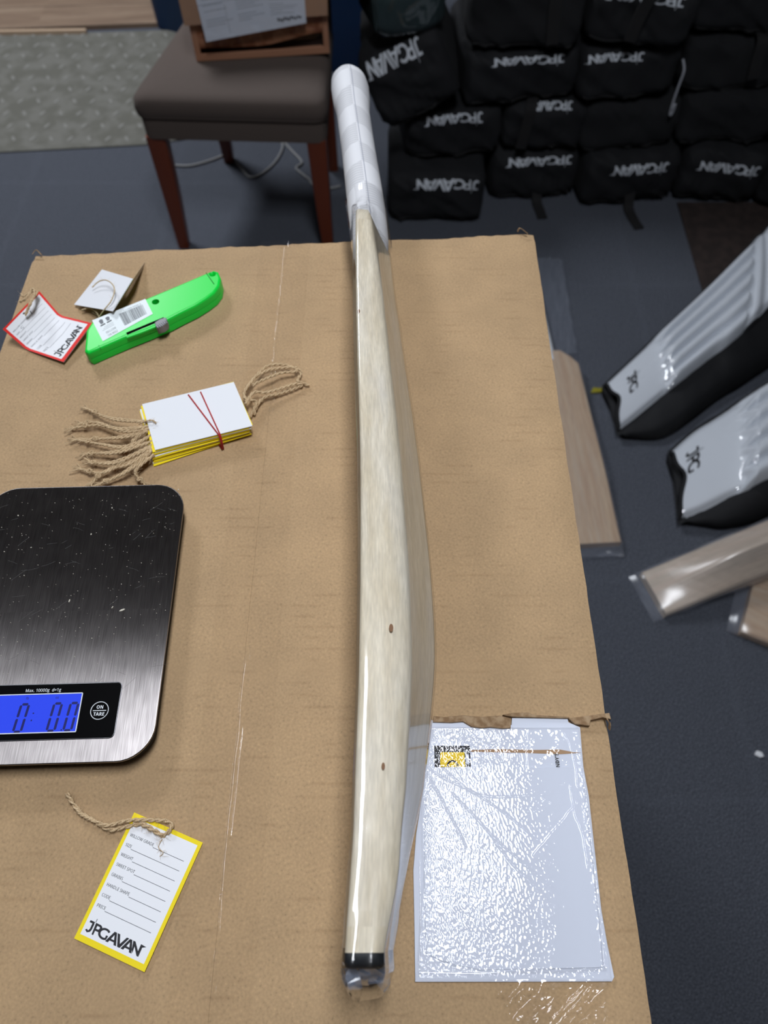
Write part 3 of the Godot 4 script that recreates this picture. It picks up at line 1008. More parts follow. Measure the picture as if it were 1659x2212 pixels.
# ---------- the document pouch stuck to the carton
func pouch() -> void:
	var base := Vector3(.08, TOP, -.05)
	var t := thing("document_pouch", base, "white document pouch with wrinkled clear plastic front stuck on carton's right corner", "pouch")
	var out := PackedVector2Array()
	for p in [Vector3(0.0342, 0.9215, -0.1263), Vector3(0.0623, 0.9215, -0.1244), Vector3(0.0899, 0.9215, -0.1231), Vector3(0.0907, 0.9215, -0.1279), Vector3(0.13, 0.9215, -0.1273), Vector3(0.1303, 0.9215, -0.125), Vector3(0.138, 0.9215, -0.1215), Vector3(0.1367, 0.9215, -0.0952), Vector3(0.1377, 0.9215, -0.0759), Vector3(0.136, 0.9215, -0.0089), Vector3(0.1369, 0.9215, 0.0095), Vector3(0.1384, 0.9215, 0.0262), Vector3(0.1367, 0.9215, 0.0285), Vector3(0.0751, 0.9215, 0.0287), Vector3(0.0187, 0.9215, 0.0287), Vector3(0.0188, 0.9215, -0.0004), Vector3(0.0188, 0.9215, -0.0312), Vector3(0.0211, 0.9215, -0.053), Vector3(0.0268, 0.9215, -0.0817)]: out.append(Vector2(p.x, p.z))
	obj("backing", slab(out, TOP + .0008, TOP + .0016, .0002), M.pouch_white, t)
	var sheet := PackedVector2Array()
	for p in [Vector3(0.0299, 0.923, -0.0944), Vector3(0.1013, 0.923, -0.0941), Vector3(0.1337, 0.923, -0.0947), Vector3(0.1344, 0.923, -0.0641), Vector3(0.1336, 0.923, -0.0168), Vector3(0.1322, 0.923, 0.019), Vector3(0.1301, 0.923, 0.0214), Vector3(0.0642, 0.923, 0.0226), Vector3(0.0586, 0.923, 0.0228), Vector3(0.0434, 0.923, 0.0204), Vector3(0.0327, 0.923, 0.0171), Vector3(0.0255, 0.923, 0.0143), Vector3(0.0254, 0.923, -0.0259), Vector3(0.0271, 0.923, -0.0641)]: sheet.append(Vector2(p.x, p.z))
	obj("paper_sheet", slab(sheet, TOP + .0018, TOP + .0026, .0002), M.pouch_white, t)
	# the slit that shows brown board between two layers, and the printed flap below it
	var slit := PackedVector2Array()
	for p in [Vector3(0.0601, 0.922, -0.1059), Vector3(0.0804, 0.922, -0.1065), Vector3(0.1027, 0.922, -0.1059), Vector3(0.122, 0.922, -0.1062), Vector3(0.1314, 0.922, -0.1044), Vector3(0.1365, 0.922, -0.1042), Vector3(0.1313, 0.922, -0.1037), Vector3(0.1216, 0.922, -0.1031), Vector3(0.0962, 0.922, -0.104), Vector3(0.0738, 0.922, -0.1044), Vector3(0.06, 0.922, -0.1047)]: slit.append(Vector2(p.x, p.z))
	obj("slit", slab(slit, TOP + .0017, TOP + .0019), M.card_plain, t)
	var lab := PackedVector2Array()
	for p in [Vector3(0.0349, 0.922, -0.1087), Vector3(0.0596, 0.922, -0.1087), Vector3(0.0594, 0.922, -0.0948), Vector3(0.0347, 0.922, -0.0945)]: lab.append(Vector2(p.x, p.z))
	var sticker := obj("sticker", slab(lab, TOP + .0017, TOP + .0023), M.ink, t)
	lab = PackedVector2Array()
	for p in [Vector3(0.0389, 0.9222, -0.1043), Vector3(0.0555, 0.9222, -0.1043), Vector3(0.0556, 0.9222, -0.0947), Vector3(0.0385, 0.9222, -0.0946)]: lab.append(Vector2(p.x, p.z))
	var yel := obj("yellow_panel", slab(lab, TOP + .0019, TOP + .0025), M.tag_yellow, sticker)
	var arc := []
	for i in 12:
		var q := Vector3(0.047, 0.9226, -0.095) + Vector3(cos(PI * i / 11.0), 0, -sin(PI * i / 11.0)) * .0034
		arc.append(q)
	obj("letter", tube(PackedVector3Array(arc), .0007, 5), M.ink, sticker)
	lab = PackedVector2Array()
	for p in [Vector3(0.0561, 0.9222, -0.1031), Vector3(0.0586, 0.9222, -0.1028), Vector3(0.0585, 0.9222, -0.0957), Vector3(0.0561, 0.9222, -0.0972)]: lab.append(Vector2(p.x, p.z))
	obj("white_scuff", slab(lab, TOP + .0021, TOP + .0025), M.pouch_white, sticker)
	# lettering that runs up the flap
	var tm := letters("flap_text", "NDY'S", .0024, Vector3.ZERO, M.ink, t, true, PI / 2)
	tm.position = Vector3(0.119, 0.923, -0.0989) - base
	# the clear front: mottled, with creases raised in it
	var creases := [[[Vector3(0.0304, 0.92, -0.094), Vector3(0.0412, 0.92, -0.0867), Vector3(0.0626, 0.92, -0.0767), Vector3(0.0803, 0.92, -0.0645), Vector3(0.0946, 0.92, -0.0532)], .0016], [[Vector3(0.0399, 0.92, -0.094), Vector3(0.0535, 0.92, -0.082), Vector3(0.0657, 0.92, -0.0761), Vector3(0.0875, 0.92, -0.0755), Vector3(0.1096, 0.92, -0.0775), Vector3(0.1246, 0.92, -0.085)], .0013], [[Vector3(0.0461, 0.92, -0.0772), Vector3(0.0558, 0.92, -0.0674), Vector3(0.0701, 0.92, -0.0518), Vector3(0.0842, 0.92, -0.0394), Vector3(0.1021, 0.92, -0.0247), Vector3(0.1151, 0.92, -0.0153)], .0019], [[Vector3(0.0701, 0.92, -0.0512), Vector3(0.0809, 0.92, -0.0361), Vector3(0.0945, 0.92, -0.0229), Vector3(0.1089, 0.92, -0.0097)], .0013], [[Vector3(0.0293, 0.92, -0.0898), Vector3(0.0376, 0.92, -0.0755), Vector3(0.0447, 0.92, -0.0616), Vector3(0.0533, 0.92, -0.0454)], .0018], [[Vector3(0.1297, 0.92, -0.072), Vector3(0.1132, 0.92, -0.056), Vector3(0.0963, 0.92, -0.0399)], .0018], [[Vector3(0.1061, 0.92, -0.0746), Vector3(0.1183, 0.92, -0.0671)], .0014], [[Vector3(0.1258, 0.92, -0.082), Vector3(0.1266, 0.92, -0.0645), Vector3(0.1299, 0.92, -0.0526), Vector3(0.1307, 0.92, -0.0329)], .0017], [[Vector3(0.1212, 0.92, -0.1231), Vector3(0.1281, 0.92, -0.1126), Vector3(0.1309, 0.92, -0.0971), Vector3(0.1305, 0.92, -0.082)], .0015], [[Vector3(0.1015, 0.92, -0.1222), Vector3(0.0993, 0.92, -0.1063), Vector3(0.0985, 0.92, -0.0955)], .001], [[Vector3(0.0547, 0.92, -0.1212), Vector3(0.0546, 0.92, -0.1063)], .001], [[Vector3(0.0619, 0.92, -0.1158), Vector3(0.0742, 0.92, -0.1063), Vector3(0.0815, 0.92, -0.0971)], .001]]
	var lines := []
	for cz in creases:
		var path := smooth(cz[0], 6)
		var flat := PackedVector2Array()
		for p in path: flat.append(Vector2(p.x, p.z) + Vector2(noise.get_noise_2d(p.x * 900, p.z * 900), noise.get_noise_2d(p.x * 900, p.z * 900 + 70)) * .0006)
		lines.append([flat, cz[1]])
	var tl := Vector3(0.034, 0.923, -0.1221)
	var tr := Vector3(0.1372, 0.923, -0.1208)
	var br := Vector3(0.1369, 0.923, 0.0282)
	var bl := Vector3(0.0187, 0.923, 0.0284)
	var rows := []
	var nu := 230
	var nv := 290
	for i in nv + 1:
		var v := float(i) / nv
		var row := []
		for j in nu + 1:
			var u := float(j) / nu
			var p := tl.lerp(bl, v).lerp(tr.lerp(br, v), u)
			p.x -= .004 * sin(PI * minf(v * 1.6, 1.0)) * (1.0 - u)
			var q := Vector2(p.x, p.z)
			var y := .0032
			y += noise.get_noise_2d(q.x * 520.0, q.y * 330.0) * .00023 * lerpf(1.15, .25, smoothstep(.22, .90, u + .10 * noise.get_noise_2d(q.x * 40.0, q.y * 40.0))) + noise.get_noise_2d(q.x * 30.0 + 9, q.y * 24.0) * .00012
			if u < .06 or u > .955 or v > .955: y += noise.get_noise_2d(q.x * 500.0 + 90, q.y * 300.0) * .0004
			if v < .17: y += noise.get_noise_2d(q.x * 60.0 + q.y * 40.0, q.y * 70.0) * .0006
			for e in lines:
				var path: PackedVector2Array = e[0]
				var best := 1.0
				for k in range(0, path.size() - 1):
					if absf(path[k].x - q.x) + absf(path[k].y - q.y) > .014: continue
					best = minf(best, q.distance_to(Geometry2D.get_closest_point_to_segment(q, path[k], path[k + 1])))
				if best < .004: y += e[1] * .30 * exp(-pow(best / .0005, 2.0))
			var edge := minf(minf(u, 1.0 - u) * .115, minf(v, 1.0 - v) * .15)
			y = lerpf(.0018, y, clampf(edge / .0012, 0, 1))
			row.append(Vector3(p.x, TOP + y, p.z))
		rows.append(row)
	var g := Geo.new()
	g.grid(rows)
	obj("clear_front", g, M.pouch_film, t, Vector3.ZERO, 2)
	for e in [[Vector3(0.1354, 0.9226, -0.095), Vector3(0.1357, 0.9226, -0.0816), Vector3(0.1344, 0.9226, -0.0181), Vector3(0.133, 0.9226, 0.0179), Vector3(0.1302, 0.9226, 0.0214), Vector3(0.0977, 0.9226, 0.0228), Vector3(0.0628, 0.9226, 0.024), Vector3(0.0434, 0.9226, 0.0216), Vector3(0.0324, 0.9226, 0.0176)], [Vector3(0.0231, 0.9226, -0.0365), Vector3(0.0225, 0.9226, -0.0004), Vector3(0.0212, 0.9226, 0.0261)], [Vector3(0.0207, 0.9226, 0.0238), Vector3(0.0613, 0.9226, 0.0245), Vector3(0.1032, 0.9226, 0.0238), Vector3(0.134, 0.9226, 0.0226)], [Vector3(0.0333, 0.9226, -0.12), Vector3(0.0879, 0.9226, -0.1206), Vector3(0.1367, 0.9226, -0.1209)]]:
		obj("weld_line", tube(smooth(e, 5), .0005, 5), M.pouch_film, t)
	# a rag of clear plastic trailing from its lower edge
	var srows := []
	for i in 46:
		var v := i / 45.0
		var row := []
		for j in 70:
			var u := j / 69.0
			var a := Vector3(0.0626, 0.922, 0.0275).lerp(Vector3(0.1356, 0.922, 0.0275), u)
			var b := Vector3(0.0819, 0.922, 0.0566).lerp(Vector3(0.1269, 0.922, 0.0522), u)
			var p := a.lerp(b, v)
			var y := .0022 + absf(noise.get_noise_2d(p.x * 34.0 + p.z * 38.0, p.z * 12.0)) * .011 * smoothstep(0.0, .2, v) + noise.get_noise_2d(p.x * 90.0 + p.z * 60.0, p.z * 50.0) * .0009
			p.x += noise.get_noise_2d(v * 6.0, u * 2.0 + 30.0) * .004 * v
			row.append(Vector3(p.x, TOP + y, p.z))
		srows.append(row)
	var sg := Geo.new()
	sg.grid(srows)
	obj("plastic_scrap", sg, M.film, t, Vector3.ZERO, 2)

# ---------- the green utility knife
func knife() -> void:
	var H := .0165
	var pts := [Vector3(-0.2761, 0.9365, -0.4591), Vector3(-0.2797, 0.9365, -0.4851), Vector3(-0.2765, 0.9365, -0.4969), Vector3(-0.2542, 0.9365, -0.5115), Vector3(-0.2314, 0.9365, -0.5263), Vector3(-0.2039, 0.9365, -0.544), Vector3(-0.1762, 0.9365, -0.5622), Vector3(-0.1698, 0.9365, -0.5661), Vector3(-0.165, 0.9365, -0.5641), Vector3(-0.1612, 0.9365, -0.555), Vector3(-0.1613, 0.9365, -0.544), Vector3(-0.1652, 0.9365, -0.5345), Vector3(-0.1726, 0.9365, -0.5257), Vector3(-0.1818, 0.9365, -0.517), Vector3(-0.1943, 0.9365, -0.5078), Vector3(-0.2057, 0.9365, -0.4987), Vector3(-0.2228, 0.9365, -0.488), Vector3(-0.2407, 0.9365, -0.4775), Vector3(-0.2628, 0.9365, -0.4631), Vector3(-0.2718, 0.9365, -0.4569)]
	var base := Vector3(-.22, TOP, -.51)
	var t := thing("utility_knife", base, "bright green plastic utility knife with barcode sticker, blade drawn in, near the red tag", "knife")
	var p := PackedVector2Array()
	for q in pts: p.append(Vector2(q.x, q.z))
	var holes := [Vector3(-0.2204, 0.9365, -0.5219), Vector3(-0.17, 0.9365, -0.5602)]
	var low := CSGCombiner3D.new()
	low.name = "lower_shell"
	t.add_child(low)
	var lbody := CSGMesh3D.new()
	lbody.mesh = slab(p, TOP + .0008, TOP + .0080, .0006).mesh(base)
	lbody.material = M.green
	lbody.name = "body"
	low.add_child(lbody)
	# upper shell with the thumb slot and two holes cut through by a boolean
	var shell := CSGCombiner3D.new()
	shell.name = "upper_shell"
	t.add_child(shell)
	var body := CSGMesh3D.new()
	var up := slab(p, TOP + .0083, TOP + H, .0024)
	body.mesh = up.mesh(base)
	body.material = M.green
	body.name = "body"
	shell.add_child(body)
	var a := Vector3(-0.2401, 0.9365, -0.4798)
	var b := Vector3(-0.2097, 0.9365, -0.4987)
	var slot := CSGBox3D.new()
	slot.operation = CSGShape3D.OPERATION_SUBTRACTION
	slot.size = Vector3(a.distance_to(b) + .002, .02, .0030)
	slot.position = (a + b) / 2 - base + Vector3(0, .0064, -.0012)
	slot.rotation.y = atan2(-(b.z - a.z), b.x - a.x)
	slot.material = M.black_plastic
	slot.name = "slot"
	shell.add_child(slot)
	for c in holes + holes:
		var hole := CSGCylinder3D.new()
		hole.operation = CSGShape3D.OPERATION_SUBTRACTION
		hole.radius = .0036
		hole.height = .05
		hole.sides = 20
		hole.position = c - base
		hole.material = M.green
		hole.name = "hole"
		(low if low.get_child_count() < 3 else shell).add_child(hole, true)
	var blade := Geo.new()
	blade.add(box(Vector3(-.014, .0082, -.0010), Vector3(.014, .0092, .0010), .0003), Transform3D(Basis(Vector3.UP, slot.rotation.y), (a + b) / 2 + Vector3(0, -TOP + TOP, 0) * 0.0 + Vector3(0, -H, 0)))
	obj("blade_carrier", blade, M.black_plastic, t)
	# ridged grey thumb slide
	var sl := PackedVector2Array()
	for q in [Vector3(-0.2169, 0.9365, -0.4946), Vector3(-0.2128, 0.9365, -0.4987), Vector3(-0.2074, 0.9365, -0.5012), Vector3(-0.2057, 0.9365, -0.4987), Vector3(-0.2054, 0.9365, -0.494), Vector3(-0.2083, 0.9365, -0.4898), Vector3(-0.214, 0.9365, -0.4874)]: sl.append(Vector2(q.x, q.z))
	var slide := obj("thumb_slide", slab(sl, TOP + .009, TOP + .0172, .001), M.grey_plastic, t)
	for k in 6:
		var u := k / 5.0
		var c := Vector3(-0.2136, 0.9372, -0.4885).lerp(Vector3(-0.2058, 0.9372, -0.4945), u)
		var rg := Geo.new()
		rg.add(box(Vector3(-.0004, 0, -.0022), Vector3(.0004, .001, .0022), .0002), Transform3D(Basis(Vector3.UP, slot.rotation.y + .2), c + Vector3(0, -.0004, 0)))
		obj("ridge", rg, M.grey_plastic, slide)
	var rail := Geo.new()
	rail.add(tube(smooth([Vector3(-0.2405, 0.935, -0.4772), Vector3(-0.2282, 0.935, -0.4836), Vector3(-0.2143, 0.935, -0.4919)], 5), .0014, 8))
	obj("slot_rail", rail, M.green, t)
	for e in [[Vector3(-0.1767, 0.9365, -0.5622), Vector3(-0.1669, 0.9368, -0.5462)], [Vector3(-0.2642, 0.9365, -0.466), Vector3(-0.262, 0.935, -0.4628)]]:
		obj("joint_line", tube(PackedVector3Array([e[0], (e[0] + e[1]) / 2, e[1]]), .0004, 5), M.green_dark, t)
	# the barcode sticker, printed, standing a hair proud
	var q := [Vector3(-0.2765, 0.9368, -0.4972), Vector3(-0.2308, 0.9368, -0.5257), Vector3(-0.2204, 0.9368, -0.5057), Vector3(-0.2612, 0.9368, -0.4708)]
	var g := plate(q[0], q[1], q[2], q[3], .0003)
	obj("barcode_sticker", g, M.barcode, t)

# ---------- paper tags and their twine
func tags() -> void:
	var paper := func(called: String, q: Array, m: Material, label: String, group := "") -> Node3D:
		var c: Vector3 = (q[0] + q[1] + q[2] + q[3]) / 4.0
		return thing(called, Vector3(c.x, TOP, c.z), label, "tag", group)
	# the yellow-bordered tag lying by itself at the front
	var yq := [Vector3(-0.166, 0.9218, -0.0657), Vector3(-0.1182, 0.9218, -0.0474), Vector3(-0.1443, 0.9218, 0.0238), Vector3(-0.1905, 0.9218, 0.0063)]
	var y: Node3D = paper.call("paper_tag", yq, null, "single yellow bordered paper tag lying face up near the carton's front left", "")
	obj("card", plate(yq[0], yq[1], yq[2], yq[3], .0006), M.tag_yellow_print, y)
	var tw := twine(smooth([Vector3(-0.1447, 0.922, -0.0513), Vector3(-0.1494, 0.925, -0.0538), Vector3(-0.1553, 0.925, -0.0568), Vector3(-0.1614, 0.923, -0.0584), Vector3(-0.1707, 0.923, -0.0565), Vector3(-0.1802, 0.923, -0.0551), Vector3(-0.1917, 0.923, -0.0607), Vector3(-0.2008, 0.923, -0.065), Vector3(-0.2058, 0.923, -0.0695), Vector3(-0.2098, 0.923, -0.0736), Vector3(-0.2132, 0.922, -0.0775)], 12), .0015, 160)
	tw.add(twine(smooth([Vector3(-0.1444, 0.922, -0.0513), Vector3(-0.1409, 0.924, -0.0536), Vector3(-0.139, 0.925, -0.0571), Vector3(-0.1423, 0.9245, -0.06), Vector3(-0.15, 0.9245, -0.0605), Vector3(-0.1613, 0.9245, -0.0608), Vector3(-0.1709, 0.9245, -0.06), Vector3(-0.1814, 0.9245, -0.0574), Vector3(-0.1906, 0.923, -0.0601), Vector3(-0.1997, 0.923, -0.0641), Vector3(-0.2047, 0.923, -0.0687)], 12), .0014, 160))
	tw.add(twine(smooth([Vector3(-0.1447, 0.923, -0.0495), Vector3(-0.1462, 0.9235, -0.0445), Vector3(-0.1427, 0.9235, -0.0413), Vector3(-0.1449, 0.922, -0.0392)], 8), .00025, 16))
	obj("twine", tw, M.twine, y)

	# red-bordered tag bent across its middle
	var A := [Vector3(-0.3363, 0.936, -0.5369), Vector3(-0.3558, 0.94, -0.4828)]
	var F := [Vector3(-0.3403, 0.9212, -0.475), Vector3(-0.3179, 0.9212, -0.5196)]
	var E := [Vector3(-0.2996, 0.924, -0.4569), Vector3(-0.28, 0.929, -0.5014)]
	var r := thing("paper_tag", Vector3(-.33, TOP, -.51), "red bordered paper tag bent across its middle, filled in by pen, at far left", "tag")
	var rg := Geo.new()
	var rows := []
	var uvs := []
	var strip := [[A[0], A[1], 0.0], [F[1].lerp(A[0], .08), F[0].lerp(A[1], .08), .50], [F[1].lerp(E[1], .08), F[0].lerp(E[0], .08), .58], [E[1], E[0], 1.0]]
	for s in strip:
		rows.append([s[0], s[1]])
		uvs.append([Vector2(1, s[2]), Vector2(0, s[2])])
	rg.grid(rows, uvs, false, 0)
	var under := Geo.new()
	for row in rows: pass
	var rows2 := []
	for row in rows: rows2.append([row[0] + Vector3(0, -.0006, 0), row[1] + Vector3(0, -.0006, 0)])
	under.grid(rows2, null, false, 0)
	obj("card", rg, M.tag_red_print, r, Vector3.ZERO, 2)
	obj("card_back", under, M.white_card, r, Vector3.ZERO, 2)
	tw = twine(smooth([Vector3(-0.3411, 0.937, -0.5037), Vector3(-0.3375, 0.942, -0.5064), Vector3(-0.334, 0.946, -0.5102), Vector3(-0.3334, 0.946, -0.5218), Vector3(-0.3383, 0.944, -0.5314), Vector3(-0.3403, 0.944, -0.5215), Vector3(-0.344, 0.942, -0.5186), Vector3(-0.3492, 0.94, -0.5183)], 10), .0013, 70)
	tw.add(twine(smooth([Vector3(-0.3393, 0.939, -0.5034), Vector3(-0.3352, 0.945, -0.513), Vector3(-0.3327, 0.944, -0.5264), Vector3(-0.3388, 0.942, -0.5298), Vector3(-0.3468, 0.941, -0.5246), Vector3(-0.3503, 0.94, -0.5295)], 8), .0011, 60))
	obj("twine", tw, M.twine, r)

	# blank tag folded into a tent, with a loop of thread
	var wq := [Vector3(-0.2869, 0.926, -0.5787), Vector3(-0.2451, 0.942, -0.5476), Vector3(-0.2567, 0.942, -0.504), Vector3(-0.3063, 0.923, -0.5323)]
	var w := thing("paper_tag", Vector3(-.27, TOP, -.55), "blank white paper tag folded into a low tent behind the green knife", "tag")
	obj("card", plate(wq[0], wq[1], wq[2], wq[3], .0006), M.white_card, w)
	obj("card_half", plate(Vector3(-0.2453, 0.9415, -0.5481), Vector3(-0.2479, 0.921, -0.5954), Vector3(-0.2598, 0.921, -0.5478), Vector3(-0.257, 0.9415, -0.5045), .0006), M.kraft, w)
	tw = twine(smooth([Vector3(-0.2878, 0.9325, -0.5458), Vector3(-0.2809, 0.937, -0.5486), Vector3(-0.2714, 0.942, -0.5456), Vector3(-0.262, 0.946, -0.5361), Vector3(-0.2574, 0.947, -0.5257), Vector3(-0.259, 0.945, -0.5143), Vector3(-0.2663, 0.939, -0.5095), Vector3(-0.2741, 0.93, -0.5089)], 10), .0007, 30)
	tw.add(twine(smooth([Vector3(-0.2968, 0.924, -0.5237), Vector3(-0.2907, 0.926, -0.5241), Vector3(-0.2845, 0.927, -0.5218), Vector3(-0.2788, 0.927, -0.5162), Vector3(-0.2775, 0.924, -0.5137)], 10), .0007, 30))
	obj("thread", tw, M.thread, w)

	# the bundle: tags stacked crooked under a red band
	var top := [Vector3(-0.2134, 0.934, -0.3991), Vector3(-0.1352, 0.934, -0.4244), Vector3(-0.114, 0.934, -0.3753), Vector3(-0.1941, 0.934, -0.35)]
	var bot := [Vector3(-0.2187, 0.9212, -0.3988), Vector3(-0.137, 0.9212, -0.4281), Vector3(-0.1165, 0.9212, -0.3758), Vector3(-0.1989, 0.9212, -0.3425)]
	var n := 14
	var tails := [[Vector3(-0.2051, 0.93, -0.3802), Vector3(-0.2317, 0.929, -0.3845), Vector3(-0.2473, 0.926, -0.3902), Vector3(-0.2649, 0.923, -0.4011)], [Vector3(-0.2044, 0.93, -0.3754), Vector3(-0.2299, 0.929, -0.3745), Vector3(-0.2514, 0.926, -0.3834), Vector3(-0.2685, 0.923, -0.3856)], [Vector3(-0.2026, 0.93, -0.3729), Vector3(-0.2256, 0.929, -0.3728), Vector3(-0.2496, 0.926, -0.3809), Vector3(-0.2729, 0.923, -0.3806)], [Vector3(-0.2042, 0.93, -0.3704), Vector3(-0.2194, 0.929, -0.3679), Vector3(-0.2388, 0.926, -0.3668), Vector3(-0.26, 0.923, -0.3677)], [Vector3(-0.2054, 0.93, -0.3737), Vector3(-0.2148, 0.929, -0.3647), Vector3(-0.2197, 0.926, -0.3571), Vector3(-0.226, 0.923, -0.3575)], [Vector3(-0.2004, 0.93, -0.3672), Vector3(-0.22, 0.929, -0.3566), Vector3(-0.2415, 0.926, -0.3603), Vector3(-0.2689, 0.923, -0.3682)], [Vector3(-0.1993, 0.93, -0.3607), Vector3(-0.2257, 0.929, -0.3518), Vector3(-0.2438, 0.926, -0.3515), Vector3(-0.2569, 0.923, -0.3527)], [Vector3(-0.1981, 0.93, -0.3575), Vector3(-0.224, 0.929, -0.3423), Vector3(-0.2417, 0.926, -0.3412), Vector3(-0.251, 0.923, -0.3432)], [Vector3(-0.1979, 0.93, -0.3559), Vector3(-0.218, 0.929, -0.3454), Vector3(-0.2373, 0.926, -0.3318), Vector3(-0.2582, 0.923, -0.3369)], [Vector3(-0.1976, 0.93, -0.3543), Vector3(-0.2146, 0.929, -0.3407), Vector3(-0.234, 0.926, -0.3349), Vector3(-0.2458, 0.923, -0.3238)], [Vector3(-0.1974, 0.93, -0.3526), Vector3(-0.2114, 0.929, -0.3376), Vector3(-0.226, 0.926, -0.3272), Vector3(-0.2383, 0.923, -0.3222)], [Vector3(-0.1959, 0.93, -0.3479), Vector3(-0.2086, 0.929, -0.3361), Vector3(-0.2082, 0.926, -0.3287), Vector3(-0.2024, 0.923, -0.3238)]]
	for i in n:
		var f := float(i) / (n - 1)
		var q := []
		for k in 4: q.append(bot[k].lerp(top[k], f))
		var c: Vector3 = (q[0] + q[1] + q[2] + q[3]) / 4.0
		var ang := 0.0 if i == n - 1 else rng.randf_range(-.022, .022)
		var sh := Vector3.ZERO if i == n - 1 else Vector3(rng.randf_range(-.0018, .0012), 0, rng.randf_range(-.0008, .0014))
		for k in 4:
			q[k] = c + sh + (q[k] - c).rotated(Vector3.UP, ang) * (1.0 if i == n - 1 else .985)
		var nth: String = ["lowest", "second", "third", "fourth", "fifth", "sixth", "seventh", "eighth", "ninth", "tenth", "eleventh", "twelfth", "thirteenth", ""][i]
		var label: String = ("%s paper tag, %s %s of the banded bundle" % ["white" if i % 3 == 1 else "yellow bordered", nth, "one" if i == 0 else "up from bottom"]) if i < n - 1 else "blank white tag uppermost in the banded bundle behind the kitchen scale"
		var tg := thing("paper_tag", Vector3(c.x, TOP, c.z), label, "tag", "tags in the banded bundle")
		if i == n - 1:
			obj("card", plate(q[0], q[1], q[2], q[3], .0006), M.white_card, tg)
		else:
			obj("card", plate(q[3], q[0], q[1], q[2], .0007), M.tag_yellow_print if i % 3 != 1 else M.white_card, tg)
		var tt := Geo.new()
		if i < tails.size():
			var path := []
			for k in 4:
				path.append(tails[11 - i][k] + Vector3(0, [.004 * f, .003 * f, .002 * f, .002 * rng.randf()][k], 0))
			var sp := smooth(path, 14)
			tt.add(twine(sp, .0014, 110))
			var sp2 := PackedVector3Array()
			for k in sp.size(): sp2.append(sp[k] + Vector3(.0008, .0004, .0021) * sin(PI * minf(1.0, k / 30.0)))
			tt.add(twine(sp2, .0013, 90))
			# the knot, and frayed ends
			var kp := sp[sp.size() - 8]
			var knot := []
			for k in 9: knot.append(kp + Vector3(cos(k * 1.5 + i) * .0019, .0010 + .0008 * sin(k * 2.2 + i), sin(k * 1.5 + i) * .0014))
			tt.add(twine(smooth(knot, 5), .0011, 30))
			for k in 9:
				var d := (sp[sp.size() - 1] - sp[sp.size() - 4]).normalized().rotated(Vector3.UP, rng.randf_range(-.7, .7))
				var e0 := sp[sp.size() - 2]
				tt.add(tube(smooth([e0, e0 + d * .003 + Vector3(0, .001, 0), e0 + d * rng.randf_range(.006, .012)], 4), .0003, 4))
			obj("twine", tt, M.twine, tg)
		elif i == n - 2:
			tt.add(twine(smooth([Vector3(-0.1191, 0.923, -0.3938), Vector3(-0.1162, 0.926, -0.3992), Vector3(-0.1145, 0.928, -0.4065), Vector3(-0.1244, 0.932, -0.4086), Vector3(-0.1244, 0.926, -0.4241), Vector3(-0.1179, 0.928, -0.435), Vector3(-0.1063, 0.928, -0.4432), Vector3(-0.0941, 0.926, -0.4478), Vector3(-0.0812, 0.926, -0.4478), Vector3(-0.0769, 0.924, -0.4434), Vector3(-0.0793, 0.924, -0.4345), Vector3(-0.0742, 0.923, -0.4321), Vector3(-0.0687, 0.922, -0.4302)], 12), .0014, 170))
			tt.add(twine(smooth([Vector3(-0.1223, 0.932, -0.4044), Vector3(-0.1252, 0.932, -0.4128), Vector3(-0.1212, 0.931, -0.4253), Vector3(-0.1115, 0.928, -0.4449), Vector3(-0.1025, 0.928, -0.4499), Vector3(-0.0891, 0.926, -0.4506), Vector3(-0.081, 0.926, -0.4439), Vector3(-0.0954, 0.928, -0.4399), Vector3(-0.1092, 0.93, -0.4305), Vector3(-0.1186, 0.932, -0.4223)], 12), .0014, 170))
			obj("twine", tt, M.twine, tg)
		else:
			tt.add(twine(smooth([Vector3(-0.1226, 0.933, -0.4004), Vector3(-0.1171, 0.93, -0.4155), Vector3(-0.1063, 0.928, -0.4171), Vector3(-0.0924, 0.926, -0.4241), Vector3(-0.0802, 0.925, -0.4299), Vector3(-0.0753, 0.923, -0.4299), Vector3(-0.0802, 0.923, -0.4266), Vector3(-0.0944, 0.924, -0.4193), Vector3(-0.1077, 0.925, -0.4142), Vector3(-0.1136, 0.925, -0.4053), Vector3(-0.1164, 0.923, -0.3959)], 12), .0014, 170))
			tt.add(twine(smooth([Vector3(-0.1972, 0.9355, -0.3772), Vector3(-0.2009, 0.9365, -0.3794), Vector3(-0.2062, 0.936, -0.3788), Vector3(-0.2134, 0.932, -0.3788)], 8), .0008, 30))
			obj("twine", tt, M.twine, tg)
	# the red band round the bundle
	var band := thing("rubber_band", Vector3(-.155, TOP, -.395), "thin red rubber band crossed round the bundle of paper tags", "rubber band")
	for e in [[Vector3(-0.1738, 0.9346, -0.4091), Vector3(-0.1416, 0.9346, -0.365)], [Vector3(-0.1633, 0.9346, -0.4122), Vector3(-0.1406, 0.9346, -0.3655)]]:
		var p0: Vector3 = e[0]
		var p1: Vector3 = e[1]
		var d := (p1 - p0).normalized()
		var s := p1 + Vector3(.0010, -.013, .0055)
		var u0 := p0 + Vector3(0, -.0142, -.002)
		obj("strand", tube(PackedVector3Array([u0, p0 - d * .0012 + Vector3(0, -.003, 0), p0 + Vector3(0, .0001, 0), p0.lerp(p1, .5), p1 + Vector3(0, .0001, 0), p1 + d * .0012 + Vector3(0, -.003, .0006), s, u0]), .00065, 6), M.red_band, band)



